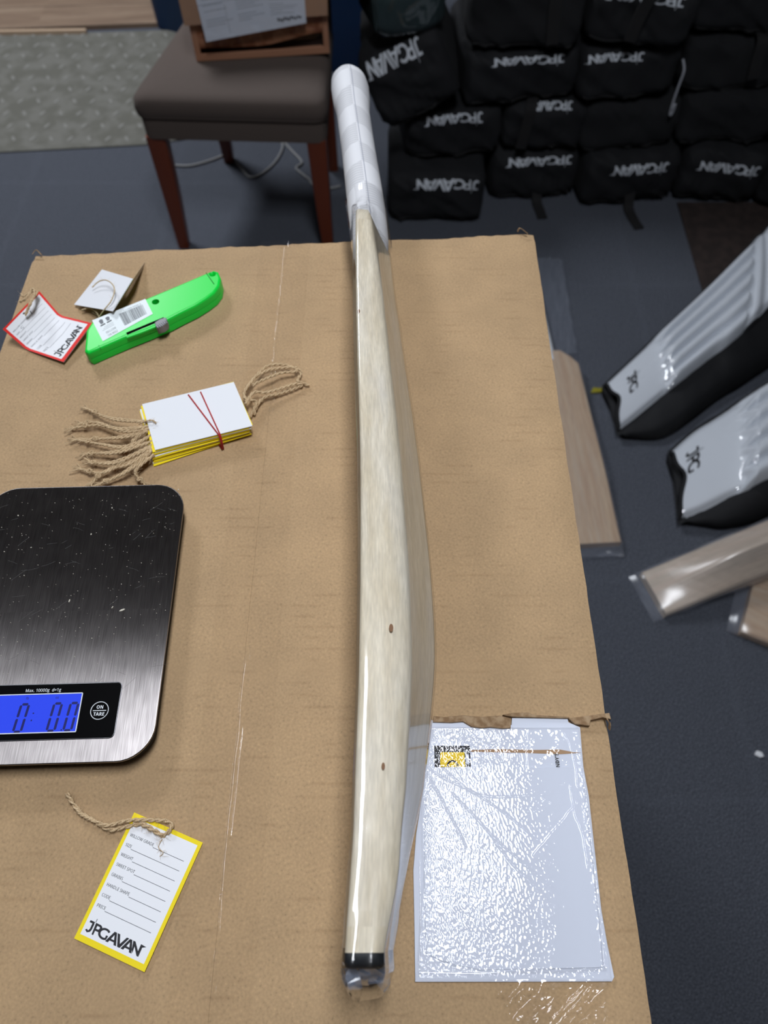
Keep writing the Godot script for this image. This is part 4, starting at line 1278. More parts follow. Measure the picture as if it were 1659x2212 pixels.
# ---------- the upholstered chair with a box on it
func chair() -> void:
	var t := thing("dining_chair", Vector3(-.35, 0, -1.92), "brown fabric upholstered dining chair with reddish wooden legs behind the carton", "chair")
	var fl := Vector3(-0.61, 0.45, -1.7128)
	var fr := Vector3(-0.1386, 0.45, -1.6919)
	var bl := Vector3(-0.5236, 0.45, -2.0933)
	var brr := Vector3(-0.138, 0.45, -2.0652)
	bl = fl + (bl - fl) * 1.06
	brr = fr + (brr - fr) * 1.02
	var poly := PackedVector2Array()
	var cs := [fl, fr, brr, bl]
	# rounded corners, front edge bowed a little
	for k in 4:
		var c: Vector3 = cs[k]
		var p: Vector3 = cs[(k + 3) % 4]
		var n: Vector3 = cs[(k + 1) % 4]
		var a := c + (p - c).normalized() * .035
		var b := c + (n - c).normalized() * .035
		for i in 6:
			var u := i / 5.0
			var q := a.lerp(c, u).lerp(c.lerp(b, u), u)
			poly.append(Vector2(q.x, q.z))
	var cushion := Geo.new()
	var rings := []
	var mid := Vector2.ZERO
	for q in poly: mid += q / poly.size()
	for f in [[.395, .995], [.400, 1.008], [.418, 1.018], [.436, 1.004], [.446, .965], [.451, .90], [.4545, .75], [.457, .45]]:
		var pr := PackedVector2Array()
		for q in poly: pr.append(mid + (q - mid) * f[1])
		rings.append(at_height(pr, f[0]))
	cushion.loft(rings)
	obj("seat_cushion", cushion, M.brown_fabric, t)
	obj("seat_rail", slab(inset(poly, .004), .340, .397, .004), M.brown_fabric, t)
	var pip := PackedVector3Array(at_height(inset(poly, .001), .397))
	pip.append(pip[0])
	obj("piping", tube(pip, .0028, 5), M.brown_fabric_dark, t)
	# tapered legs, plumb outside and tapering inside
	for k in 4:
		var c: Vector3 = cs[k].lerp((fl + fr + brr + bl) / 4.0, .035)
		var sx := 1.0 if k == 0 or k == 3 else -1.0
		var sz := -1.0 if k < 2 else 1.0
		var lr := []
		for f in [[.342, .048], [.15, .040], [.0, .030]]:
			var w: float = f[1]
			var o := Vector3(c.x + sx * w / 2, f[0], c.z + sz * w / 2)
			if k >= 2: o.z -= (.342 - f[0]) * .12
			var ring := PackedVector3Array()
			for q in rrect(w, w, .003, 2): ring.append(o + Vector3(q.x, 0, q.y))
			lr.append(ring)
		var g := Geo.new()
		for i in lr.size() - 1: g.grid([lr[i], lr[i + 1]], null, true, 0)
		g.fan(lr[0], 1)
		g.fan(lr[2], 2, true)
		obj("leg", g, M.red_wood, t)
	# the back rises out of the picture
	var bk := []
	for i in 9:
		var u := i / 8.0
		var y := lerpf(.40, .98, u)
		var z := -.02 - .11 * u * u
		var ring := PackedVector3Array()
		var w := bl.distance_to(brr) * .98
		for q in rrect(w, .055, .022, 4): ring.append(bl.lerp(brr, .5) + Vector3(q.x, y - .45, z + q.y))
		bk.append(ring)
	var bg := Geo.new()
	bg.loft(bk)
	obj("backrest", bg, M.brown_fabric, t)

	# small carton with a folded-down flap and a shipping sheet, on the seat
	var a := Vector3(-0.4614, 0.459, -1.8476)
	var b := Vector3(-0.1354, 0.459, -1.8852)
	var ux := (b - a).normalized()
	var uz := Vector3(ux.z, 0, -ux.x)
	if uz.z > 0: uz = -uz
	var W := a.distance_to(b)
	var bt := thing("shipping_box", a.lerp(b, .5), "small red brown carton with one flap out and a clear wrapped sheet, on chair seat", "box")
	var B := Transform3D(Basis(ux, Vector3.UP, -uz), a)
	var H := .165
	var bx := func(lo: Vector3, hi: Vector3) -> Geo:
		var g := Geo.new()
		g.add(box(lo, hi, .001), B)
		return g
	obj("base_panel", bx.call(Vector3(0, 0, -.26), Vector3(W, .005, 0)), M.card_red, bt)
	obj("side_panel", bx.call(Vector3(0, .005, -.26), Vector3(.005, H, 0)), M.card_red, bt)
	obj("side_panel", bx.call(Vector3(W - .005, .005, -.26), Vector3(W, H, 0)), M.card_red, bt)
	obj("back_panel", bx.call(Vector3(.005, .005, -.26), Vector3(W - .005, H, -.255)), M.card_red, bt)
	# front: a rim with a slot and a bowed inner panel behind it
	obj("front_rim", bx.call(Vector3(0, 0, 0), Vector3(W, .016, .004)), M.card_red, bt)
	obj("front_rim", bx.call(Vector3(0, .016, 0), Vector3(.014, H, .004)), M.card_red, bt)
	obj("front_rim", bx.call(Vector3(W - .014, .016, 0), Vector3(W, H, .004)), M.card_red, bt)
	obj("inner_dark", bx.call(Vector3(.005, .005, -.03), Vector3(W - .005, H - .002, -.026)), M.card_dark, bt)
	var rows := []
	for i in 13:
		var u := i / 12.0
		var x := lerpf(.014, W - .014, u)
		var yb := .026 + .020 * smoothstep(.45, 1.0, u)
		rows.append([B * Vector3(x, H - .004, -.002), B * Vector3(x, yb + .02, .003), B * Vector3(x, yb, -.004 + .006 * sin(u * PI))])
	var ig := Geo.new()
	ig.grid(rows)
	obj("front_panel", ig, M.card_red2, bt)
	# flap folded down over the upper front
	var fl0 := [B * Vector3(-.012, H + .004, -.004), B * Vector3(W + .004, H + .004, -.004), B * Vector3(W + .0, .094, .022), B * Vector3(-.008, .090, .022)]
	obj("front_flap", plate(fl0[0], fl0[1], fl0[2], fl0[3], .004), M.card_flap, bt)
	var rf := [B * Vector3(W, H, -.26), B * Vector3(W + .17, H - .030, -.265), B * Vector3(W + .175, H - .060, -.02), B * Vector3(W, H - .035, .0)]
	obj("side_flap", plate(rf[0], rf[1], rf[2], rf[3], .004), M.card_flap, bt)
	# the printed sheet in its sleeve
	var s0 := [B * Vector3(.026, H + .01, .0006), B * Vector3(W - .050, H + .01, .0006), B * Vector3(W - .052, .083, .0275), B * Vector3(.036, .058, .034)]
	obj("shipping_sheet", plate(s0[0], s0[1], s0[2], s0[3], .0008), M.sheet_print, bt)
	var fr2 := []
	for i in 19:
		var v := i / 18.0
		var row := []
		for j in 40:
			var u := j / 39.0
			var p := B * Vector3(lerpf(-.012, W + .005, u), lerpf(H + .012, .050, v), lerpf(.004, .036, v))
			p.z += noise.get_noise_2d(u * 9.0, v * 6.0) * .004 + .004 * exp(-pow((v - .72 + .1 * sin(u * 4.0)) / .06, 2.0))
			row.append(p)
		fr2.append(row)
	var fg := Geo.new()
	fg.grid(fr2)
	obj("plastic_sleeve", fg, M.film, bt, Vector3.ZERO, 2)

	# pale cables on the carpet under the chair
	for c in [[[Vector3(-0.667, 0.004, -2.1038), Vector3(-0.6194, 0.004, -2.1014), Vector3(-0.5632, 0.004, -2.1252), Vector3(-0.5192, 0.004, -2.1564), Vector3(-0.4962, 0.004, -2.193), Vector3(-0.5319, 0.004, -2.2427), Vector3(-0.5654, 0.004, -2.2679)], "pale cable curving across the carpet behind chair's left leg"], [[Vector3(-0.5544, 0.004, -2.2528), Vector3(-0.5099, 0.004, -2.1808), Vector3(-0.456, 0.004, -2.092), Vector3(-0.4205, 0.004, -2.0431), Vector3(-0.3804, 0.004, -2.0686), Vector3(-0.3441, 0.004, -2.1324), Vector3(-0.3299, 0.004, -2.2053), Vector3(-0.3493, 0.004, -2.2427), Vector3(-0.3653, 0.004, -2.2528)], "pale cable bent to a point on carpet under the chair seat"], [[Vector3(-0.3371, 0.004, -2.2427), Vector3(-0.2997, 0.004, -2.1808), Vector3(-0.2632, 0.004, -2.1204), Vector3(-0.2792, 0.004, -2.092), Vector3(-0.2661, 0.004, -2.0686), Vector3(-0.2348, 0.004, -2.0316), Vector3(-0.2218, 0.004, -2.0043), Vector3(-0.1864, 0.004, -1.9863), Vector3(-0.1364, 0.004, -1.9998)], "pale cable with kinked end beside the chair's right leg"]]:
		obj_tag("power_cable", tube(smooth(c[0], 6), .0038, 7), M.cable, c[0][2], c[1], "cable", "cables under the chair")

func obj_tag(called: String, g: Geo, m: Material, base: Vector3, label: String, category: String, group := "", orient := 1) -> MeshInstance3D:
	var o := obj(called, g, m, null, base, orient)
	tag(o, label, category, group)
	return o

# ---------- what lies beyond the chair
func behind_chair() -> void:
	# grey mat with raised treads
	var mt := thing("floor_mat", Vector3(-1.2, 0, -2.5), "grey vinyl floor mat with raised slanting treads, left of the chair", "mat")
	var p := PackedVector2Array()
	for q in [Vector3(-1.7257, 0.0, -2.1311), Vector3(-0.7866, 0.0, -2.2115), Vector3(-0.625, 0.0, -2.249), Vector3(-0.7147, 0.0, -2.9284), Vector3(-0.8261, 0.0, -2.9153), Vector3(-1.9922, 0.0, -2.8442)]: p.append(Vector2(q.x, q.z))
	obj("mat_sheet", slab(p, 0.0, .005, .001), M.mat_grey, mt)
	var tread := slab(ellipse(.0155, .0058, 14), 0, .0022, .0016)
	var mesh := tread.mesh()
	for r in 10:
		for c in 16:
			var pos := Vector3(-1.62 + c * .062 + (.031 if r % 2 else 0.0), .0046, -2.88 + r * .071)
			if pos.x > -.66: continue
			var o := MeshInstance3D.new()
			o.name = "tread"
			o.mesh = mesh
			o.material_override = M.mat_tread
			mt.add_child(o, true)
			o.position = pos - mt.position
			o.rotation.y = deg_to_rad(-62 if (c + r) % 2 else -118)
	# pale boards
	var wb := thing("wooden_board", Vector3(-1.3, 0, -3.2), "pale wood grain laminate boards lying flat beyond the grey mat", "board")
	var e := Vector3(-1.4346, 0.0, -2.8795)
	var e2 := Vector3(-0.8324, 0.0, -2.9219)
	for k in 4:
		var z0 := e.z - .012 - k * .15
		var g := Geo.new()
		g.add(board(.95, .146, .018), Transform3D(Basis(Vector3.UP, atan2(-(e2.z - e.z), e2.x - e.x)), Vector3(-1.30, 0, z0 - .073 - .02)))
		obj("plank", g, M.plank, wb)
	var sp := Geo.new()
	sp.add(board(.36, .012, .0195), Transform3D(Basis(Vector3.UP, .03), Vector3(-1.29, 0, e.z - .008)))
	obj("edge_strip", sp, M.plank_light, wb)
	# blue tub behind the chair
	var bl := Vector3(-0.8599, 0.0, -2.9416)
	var br := Vector3(-0.0188, 0.0, -2.5775)
	var d := (br - bl).normalized()
	var nrm := Vector3(d.z, 0, -d.x)
	if nrm.z > 0: nrm = -nrm
	var tb := thing("storage_tub", bl.lerp(br, .5), "blue plastic storage tub standing behind chair and bat handle", "tub")
	var g2 := Geo.new()
	var rings := []
	for f in [[0.0, .0], [.004, -.006], [.45, -.016], [.455, -.026], [.47, -.026], [.47, .0], [.04, .010]]:
		rings.append(at_height(inset(rrect(bl.distance_to(br), .34, .03, 4), f[1]), f[0]))
	var gg := Geo.new()
	gg.loft(rings)
	g2.add(gg, Transform3D(Basis(d, Vector3.UP, -nrm), bl.lerp(br, .5) + nrm * .17))
	obj("shell", g2, M.blue, tb)
	# brown board beside the bags, and the dark green parcel on them
	p = PackedVector2Array()
	for q in [Vector3(0.8985, 0.0, -1.9209), Vector3(0.8925, 0.0, -1.524), Vector3(1.151, 0.0, -1.524), Vector3(1.2081, 0.0, -1.9209)]: p.append(Vector2(q.x, q.z))
	obj_tag("hardboard_sheet", slab(p, 0, .006, .001), M.brown_board, Vector3(0.9708, 0.0, -1.7531), "dark brown board lying on the carpet between bags and pads", "board")
	# crumb on the carpet
	var cr := Geo.new()
	cr.add(slab(PackedVector2Array([Vector2(-.008, .0), Vector2(-.002, -.007), Vector2(.007, -.004), Vector2(.009, .004), Vector2(.001, .006)]), 0, .003, .001), Transform3D(Basis(), Vector3(0.7223, 0.001, -0.2874)))
	obj_tag("paper_scrap", cr, M.white_card, Vector3(0.7228, 0.0, -0.2876), "tiny white scrap of paper on the carpet right of the carton", "scrap")
	cr = Geo.new()
	cr.add(slab(PackedVector2Array([Vector2(-.022, .006), Vector2(-.01, -.008), Vector2(.006, -.002), Vector2(.022, -.010), Vector2(.026, .004), Vector2(.004, .010)]), 0, .006, .002), Transform3D(Basis(Vector3.UP, .2), Vector3(0.5462, 0.001, -1.1873)))
	var bit := obj_tag("wrapper_scrap", cr, M.olive, Vector3(0.5465, 0.0, -1.1881), "small crumpled yellow green wrapper on carpet at the pad's toe", "scrap")

func board(w: float, d: float, h: float) -> Geo:
	var g := Geo.new()
	var o := box(Vector3(-w / 2, 0, -d / 2), Vector3(w / 2, h, d / 2), .0015)
	g.add(o)
	for i in g.uv.size(): g.uv[i] = Vector2(g.v[i].z * 3.0, g.v[i].x * .9)
	return g

# ---------- black team bags in a heap
func bag(called_label: String, w: float, h: float, d: float, base: Vector3, turn: float, tilt: float, mark: Array, seed_: int, strap = null) -> Node3D:
	var t := thing("kit_bag", base, called_label, "bag", "black bags heaped behind the carton")
	t.rotation = Vector3(0, turn, tilt)
	var n := FastNoiseLite.new()
	n.seed = seed_
	n.frequency = 1.0
	n.fractal_octaves = 3
	var rings := []
	var uvs := []
	var ns := 44
	var outline := rrect(d, h, minf(h, d) * .26, 6)     # (z, y)
	# densify, then start a little behind the front's top edge and go forwards and down
	var m := outline.size()
	var all := []
	for k in m:
		var a := outline[m - 1 - k]
		var b := outline[(m * 2 - k - 2) % m]
		var c := maxi(1, int(a.distance_to(b) / .014))
		for q in c: all.append(a.lerp(b, float(q) / c))
	var start := 0
	for k in all.size():
		if all[k].y > 0 and absf(all[k].x - (d / 2 - h * .3)) < absf(all[start].x - (d / 2 - h * .3)) + (10.0 if all[start].y <= 0 else 0.0): start = k
	var dense := []
	for k in all.size(): dense.append(all[(start + k) % all.size()])
	for i in ns + 1:
		var s := lerpf(-1, 1, float(i) / ns)
		var sq := pow(1.0 - pow(absf(s), 7.0), .35) * .97 + .03
		var ring := PackedVector3Array()
		var ur := []
		var run := 0.0
		for k in dense.size():
			if k: run += dense[k].distance_to(dense[k - 1])
			var q: Vector2 = dense[k]
			var p := Vector3(s * w / 2, q.y * lerpf(.62, 1.0, sq), q.x * lerpf(.80, 1.0, sq))
			var nn := n.get_noise_3d(p.x * 5.0 + seed_, p.y * 7.0, p.z * 4.0) * .016
			var cr := 1.0 - absf(n.get_noise_3d(p.x * 6.0 + p.y * 9.0, p.y * 3.0 + 9.0, p.z * 5.0 + seed_)) * 2.0
			nn += (pow(maxf(cr, 0.0), 3.0) - .4) * .010
			var dir := Vector3(0, q.y, q.x).normalized()
			p += dir * (nn - .006)
			p.y = maxf(p.y + h / 2, .002)
			p.z -= d / 2
			ring.append(p)
			ur.append(Vector2((s * .5 + .5), run / h - .3))
		ur.append(Vector2(.5, 3.0))
		rings.append(ring)
		uvs.append(ur)
	var g := Geo.new()
	g.loft(rings, true, 0, uvs)
	var cloth: Material = M.black_cloth
	if mark.size():
		# where the white print sits on the front: left, right, top, bottom in face units
		var mm: StandardMaterial3D = M.bag_print.duplicate()
		var du: float = mark[1] - mark[0]
		var dv: float = mark[3] - mark[2]
		mm.uv1_scale = Vector3(1.0 / du, 1.0 / dv, 1)
		mm.uv1_offset = Vector3(-mark[0] / du, -mark[2] / dv, 0)
		cloth = mm
	part("body", g, cloth, t)
	# stitched seam round the front
	var edge_at := 0
	for k in dense.size():
		if dense[k].x > 0 and dense[k].y < -h * .40: 
			edge_at = k
			break
	var seam := PackedVector3Array()
	for i in range(3, ns - 2):
		var best: Vector3 = rings[i][edge_at]
		seam.append(best + Vector3(0, .001, .001))
	part("piping", tube(seam, .0028, 5), M.strap, t)
	if strap != null:
		var sx: float = strap[0]
		var pts := []
		for q in strap[1]: pts.append(Vector3(sx * w / 2 + q[0], q[1], q[2]))
		part("strap", ribbon(smooth(pts, 6), Vector3(1, 0, 0), .030, .003), M.strap, t)
	return t

func bags() -> void:
	var rows := [
		# label, bottom left, bottom right, height, depth, tilt, print, strap
		["lowest black bag in the stack beside the bat handle, its print half tucked under", Vector3(0.009, 0.0, -1.8207), Vector3(0.295, 0.0, -1.8207), .155, .34, .0, [.22, .95, -.14, .20], null],
		["black bag second up beside the bat handle, print folded along its top edge", Vector3(0.0562, 0.15, -1.8786), Vector3(0.3383, 0.15, -1.9299), .142, .34, .0, [.15, .80, -.16, .16], null],
		["tilted black bag with whole white print, beside the top of bat handle", Vector3(-0.0018, 0.3, -1.856), Vector3(0.2249, 0.3, -1.856), .20, .36, .46, [.06, .80, -.16, .24], null],
		["black bag lowest in second stack from bat handle, print along its top", Vector3(0.3161, 0.0, -1.9209), Vector3(0.5886, 0.0, -1.9406), .155, .34, .0, [.10, .92, -.10, .18], [.1, [[0, .05, -.01], [.0, .012, .012], [.004, .004, .05], [.006, .004, .085]]]],
		["black bag second up in second stack from bat handle, short strap on front", Vector3(0.3329, 0.15, -1.9299), Vector3(0.5758, 0.15, -1.9429), .142, .34, .0, [.2, .8, -.28, .04], [-.45, [[.01, .15, -.04], [.0, .145, .004], [-.006, .09, .010], [-.012, .03, .012]]]],
		["wide black bag third up, creased like a tent, second stack from the bat handle", Vector3(0.2138, 0.29, -1.9062), Vector3(0.5266, 0.29, -1.958), .138, .34, .0, [.16, .86, -.14, .10], null],
		["topmost black bag of the second stack from the bat handle, plain front", Vector3(0.2018, 0.43, -1.9304), Vector3(0.5, 0.43, -1.9304), .16, .34, .0, [], [.42, [[0, .16, -.04], [0, .15, .004], [.004, .08, .010], [.01, .03, .012]]]],
		["black bag on the carpet with broken white print, middle stack right of the strap", Vector3(0.587, 0.0, -1.8863), Vector3(0.8797, 0.0, -1.9122), .165, .36, .0, [.20, .86, -.06, .24], [.05, [[0, .05, -.01], [.0, .012, .012], [.004, .004, .05], [.012, .004, .10]]]],
		["black bag second up in the middle stack, with one long slanting fold", Vector3(0.554, 0.155, -1.9289), Vector3(0.835, 0.155, -1.9441), .14, .36, .02, [], null],
		["black bag third up in the middle stack, white print just at its left", Vector3(0.5179, 0.3, -1.9193), Vector3(0.7875, 0.3, -1.9583), .138, .36, .0, [-.02, .60, -.12, .14], null],
		["topmost black bag of the middle stack with a hanging strap over the print", Vector3(0.4956, 0.44, -1.9327), Vector3(0.7645, 0.44, -1.9112), .15, .36, -.05, [.06, .86, -.06, .18], [-.05, [[0.02, .17, -.06], [.01, .155, .006], [-.006, .09, .012], [-.012, .03, .012]]]],
		["black bag with a gap in its white print, on carpet by brown board", Vector3(0.874, 0.0, -1.9122), Vector3(1.1191, 0.0, -1.8949), .165, .36, -.03, [.10, .92, -.04, .26], null],
		["black bag second up in the fourth stack, above the gapped print", Vector3(0.8335, 0.16, -1.9583), Vector3(1.1132, 0.16, -1.9496), .15, .36, .0, [], null],
		["black bag third up in the fourth stack with a dark loop hanging on it", Vector3(0.7953, 0.3, -1.9781), Vector3(1.0706, 0.3, -1.9758), .138, .36, .0, [], [.3, [[0, .15, -.04], [.0, .145, .006], [.006, .09, .012], [.014, .05, .012]]]],
		["topmost black bag of the fourth stack, cut by the frame's top", Vector3(0.7807, 0.44, -1.9765), Vector3(1.0501, 0.44, -1.9677), .16, .36, .0, [.04, .5, .02, .26], null],
		["black bag on the carpet cut by the frame's right side, beyond the brown board", Vector3(1.1136, 0.0, -1.8734), Vector3(1.4004, 0.0, -1.8564), .17, .36, .0, [], null],
		["black bag second up at the frame's right side with white cord hanging", Vector3(1.1073, 0.165, -1.9463), Vector3(1.373, 0.165, -1.9332), .16, .36, .0, [], null],
		["black bag third up at the frame's right side, beside the looped strap", Vector3(1.0661, 0.3, -1.9781), Vector3(1.3349, 0.3, -1.9758), .16, .36, .0, [], null],
	]
	var k := 0
	for r in rows:
		var a: Vector3 = r[1]
		var b: Vector3 = r[2]
		var w := absf(a.x - b.x) * .98
		var turn := clampf(atan2(-(b.z - a.z), b.x - a.x), -.12, .12)
		var o := bag(r[0], w, r[3], r[4], a.lerp(b, .5), turn, r[5], r[6], 31 + k * 7, r[7])
		if k == 9:
			# white drawcord with a curl at its end
			var cord := []
			var q0 := o.to_local(Vector3.ZERO)
			for q in [[.50, .10, -.01], [.50, .085, .014], [.492, .05, .018], [.488, .015, .020], [.490, -.02, .022], [.505, -.030, .022], [.52, -.018, .022], [.515, .0, .024], [.498, .0, .026], [.488, -.01, .026]]: cord.append(Vector3(q[0] * w, q[1], q[2]))
			part("drawcord", tube(smooth(cord, 6), .0032, 6), M.cord, o)
		if k == 16:
			var cord := []
			for q in [[-.44, .15, -.01], [-.445, .12, .014], [-.455, .08, .018], [-.465, .045, .02], [-.472, .02, .02]]: cord.append(Vector3(q[0] * w, q[1], q[2]))
			part("drawcord", tube(smooth(cord, 6), .0035, 6), M.cord, o)
		k += 1
	# dark green parcel in clear plastic on top of the leaning bag
	var a := Vector3(-0.0084, 0.5, -1.8407)
	var b := Vector3(0.1535, 0.5, -1.8953)
	var t := thing("green_parcel", a.lerp(b, .5), "dark green folded fabric in clear plastic, on the tilted bag by small carton's flap", "parcel")
	t.rotation.y = atan2(-(b.z - a.z), b.x - a.x)
	var w := a.distance_to(b)
	var rings := []
	var fr := []
	for i in 13:
		var s := lerpf(-1, 1, i / 12.0)
		var ring := PackedVector3Array()
		var r2 := PackedVector3Array()
		for q in rrect(.2, .11, .03, 4):
			var z := 1.0 - .2 * pow(absf(s), 4.0)
			var p := Vector3(s * w / 2, q.y * z + .056, q.x * z - .1)
			p += Vector3(0, 1, 1) * noise.get_noise_3d(p.x * 20, p.y * 20, p.z * 20) * .006
			ring.append(p)
			r2.append(p + Vector3(0, q.y, q.x).normalized() * (.003 + .004 * noise.get_noise_3d(p.x * 40, p.y * 40, p.z * 40 + 9)))
		rings.append(ring)
		fr.append(r2)
	var g := Geo.new()
	g.loft(rings)
	part("folded_fabric", g, M.teal, t)
	g = Geo.new()
	g.loft(fr)
	part("plastic_wrap", g, M.film, t)

# ---------- two white leg guards in plastic
func pads() -> void:
	for k in 2:
		var L: Array
		var R: Array
		var drop: Array
		if k == 0:
			L = [Vector3(0.5579, 0.035, -1.1845), Vector3(0.6758, 0.06, -1.2931), Vector3(0.8411, 0.09, -1.4488), Vector3(0.9593, 0.11, -1.5672), Vector3(1.0527, 0.12, -1.659), Vector3(1.2952, 0.12, -1.9052)]
			R = [Vector3(0.5692, 0.03, -1.0387), Vector3(0.6805, 0.055, -1.1252), Vector3(0.803, 0.085, -1.2175), Vector3(0.8603, 0.105, -1.2523), Vector3(0.974, 0.115, -1.3559), Vector3(1.2575, 0.115, -1.6126)]
			drop = [Vector3(0.5914, 0.004, -1.0327), Vector3(0.6865, 0.004, -1.0327), Vector3(0.8422, 0.004, -1.1474), Vector3(0.9118, 0.004, -1.1924), Vector3(1.0291, 0.004, -1.2747), Vector3(1.2921, 0.004, -1.449)]
		else:
			L = [Vector3(0.6834, 0.035, -0.9807), Vector3(0.7404, 0.05, -1.0266), Vector3(0.8073, 0.07, -1.0637), Vector3(0.8749, 0.09, -1.1037), Vector3(0.9207, 0.1, -1.1309), Vector3(1.2169, 0.12, -1.3157)]
			R = [Vector3(0.6681, 0.03, -0.792), Vector3(0.7154, 0.045, -0.8061), Vector3(0.775, 0.065, -0.8303), Vector3(0.8099, 0.085, -0.8398), Vector3(0.8503, 0.095, -0.8589), Vector3(1.1258, 0.115, -0.9758)]
			drop = [Vector3(0.6946, 0.004, -0.7933), Vector3(0.7626, 0.004, -0.7777), Vector3(0.8446, 0.004, -0.7945), Vector3(0.9041, 0.004, -0.8188), Vector3(0.9537, 0.004, -0.8435), Vector3(1.2539, 0.004, -0.9619)]
		var base: Vector3 = L[0].lerp(R[0], .5)
		base.y = 0
		var t := thing("leg_guard", base, ["white ribbed batting leg guard with black side, farther of two on the carpet", "white ribbed batting leg guard with black side, nearer of two, behind the wrapped bat"][k], "leg guard", "leg guards on the carpet")
		var Ls := smooth(L, 14)
		var Rs := smooth(R, 14)
		var Ds := smooth(drop, 14)
		var nv := Ls.size()
		var nu := 72
		var rows := []
		var uvs := []
		var under := []
		var total := Ls[0].lerp(Rs[0], .5).distance_to(Ls[nv - 1].lerp(Rs[nv - 1], .5))
		for i in nv:
			var s := Ls[0].lerp(Rs[0], .5).distance_to(Ls[i].lerp(Rs[i], .5))
			var row := []
			var ur := []
			for j in nu + 1:
				var u := float(j) / nu
				var p := Ls[i].lerp(Rs[i], u)
				var arch := sin(PI * clampf(u, 0, 1))
				var y := .012 * arch
				# smooth instep, then long rolls, then the knee rolls
				var rolls := absf(sin(PI * (u * 5.0)))
				var a := smoothstep(.165, .19, s + .012 * cos(u * PI * 10.0))
				var knee := smoothstep(.50, .52, s) * (1.0 - smoothstep(.72, .74, s))
				y += lerpf(.0, .026 * pow(rolls, .5), a) * (1.0 - knee)
				y += knee * .022 * pow(absf(sin(PI * (s - .51) / .07)), .6)
				y += lerpf(.004, 0.0, a)
				# the foot edge is scooped out in the middle
				if i < 10:
					var scoop := exp(-pow((u - .5) / .17, 2.0)) * .018 * (1.0 - i / 10.0)
					p += (Ls[10].lerp(Rs[10], .5) - Ls[0].lerp(Rs[0], .5)).normalized() * scoop
				var e := minf(u, 1.0 - u)
				y -= .016 * exp(-pow(e / .05, 2.0))
				p.y += y
				row.append(p)
				ur.append(Vector2(u, s / .2))
			rows.append(row)
			uvs.append(ur)
		# front face with thickness
		var g := Geo.new()
		g.grid(rows, uvs)
		obj("front_face", g, M.pad_white, t, Vector3.ZERO, 2)
		# dark padded body below the face, flared outwards on the right
		var br := []
		for i in nv:
			var ax := (Rs[i] - Ls[i]).normalized()
			var fw := (Ls[mini(i + 1, nv - 1)] - Ls[maxi(i - 1, 0)]).normalized()
			var s := Ls[0].distance_to(Ls[i])
			var l := Ls[i] - ax * .006
			var r := Rs[i] + ax * .004
			var d0 := Ds[i]
			var ring := PackedVector3Array([l + Vector3(0, -.010, 0), Vector3(l.x, l.y * .5, l.z) + ax * .002, Vector3(l.x, .004, l.z) + ax * .018, d0 - ax * .03, d0 + Vector3(0, .012, 0), r.lerp(d0, .6) + Vector3(0, .016, 0), r + Vector3(0, -.008, 0), l.lerp(r, .75) + Vector3(0, -.021, 0), l.lerp(r, .5) + Vector3(0, -.021, 0), l.lerp(r, .25) + Vector3(0, -.021, 0)])
			if i < 8:
				for q in ring.size(): ring[q] -= fw * .007 * (1.0 - i / 8.0) * (1.0 if q < 7 else 0.0)
			for q in ring.size(): ring[q] += Vector3(0, 1, 0) * noise.get_noise_3d(ring[q].x * 12.0, q, ring[q].z * 12.0) * .005
			br.append(ring)
		var bg := Geo.new()
		bg.loft(br)
		obj("padded_side", bg, M.pad_black, t)
		var pip := PackedVector3Array()
		for i in range(nv - 1, -1, -1): pip.append(rows[i][0] + Vector3(0, -.002, 0))
		for j in range(1, nu): pip.append(rows[0][j] + Vector3(0, -.002, 0))
		for i in nv: pip.append(rows[i][nu] + Vector3(0, -.002, 0))
		obj("edge_piping", tube(pip, .0045, 6), M.pad_black, t)
		# a strap across the knee
		# printed letters at the foot
		var wm := wordmark("JPG")
		var lg := Geo.new()
		var i0 := 17
		var oc: Vector3 = [Vector3(0.6137, 0.05, -1.1629), Vector3(0.7133, 0.05, -0.931)][k]
		var ud := (Rs[i0] - Ls[i0]).normalized()
		var vd := (Ls[20] - Ls[10]).normalized()
		var sc: float = [.030, .034][k]
		for i in range(0, wm.size(), 3):
			var q := []
			for z in 3:
				var e := wm[i + z]
				var pt := oc + ud * (e.x - .85) * sc + vd * (e.y - .5) * sc * 1.1
				pt.y = face_height(rows, pt) + .0012
				q.append(pt)
			lg.tri(q[0], q[1], q[2], 0)
		obj("letters", lg, M.ink, t, Vector3.ZERO, 2)
		# the clear bag round it
		var fr := []
		for i in nv:
			var row := []
			for j in range(0, nu + 1, 3):
				var p: Vector3 = rows[i][j]
				var y := maxf(p.y, maxf(rows[i][mini(j + 3, nu)].y, rows[i][maxi(j - 3, 0)].y)) + .003
				y += noise.get_noise_3d(p.x * 30.0, j, p.z * 30.0) * .003
				row.append(Vector3(p.x, y, p.z))
			fr.append(row)
		var fg := Geo.new()
		fg.grid(fr)
		obj("plastic_bag", fg, M.film, t, Vector3.ZERO, 2)

func face_height(rows: Array, p: Vector3) -> float:
	var best := 1e9
	var y := p.y
	for i in mini(rows.size(), 36):
		for j in range(0, rows[i].size(), 2):
			var q: Vector3 = rows[i][j]
			var d := Vector2(q.x - p.x, q.z - p.z).length_squared()
			if d < best:
				best = d
				y = q.y
	return y

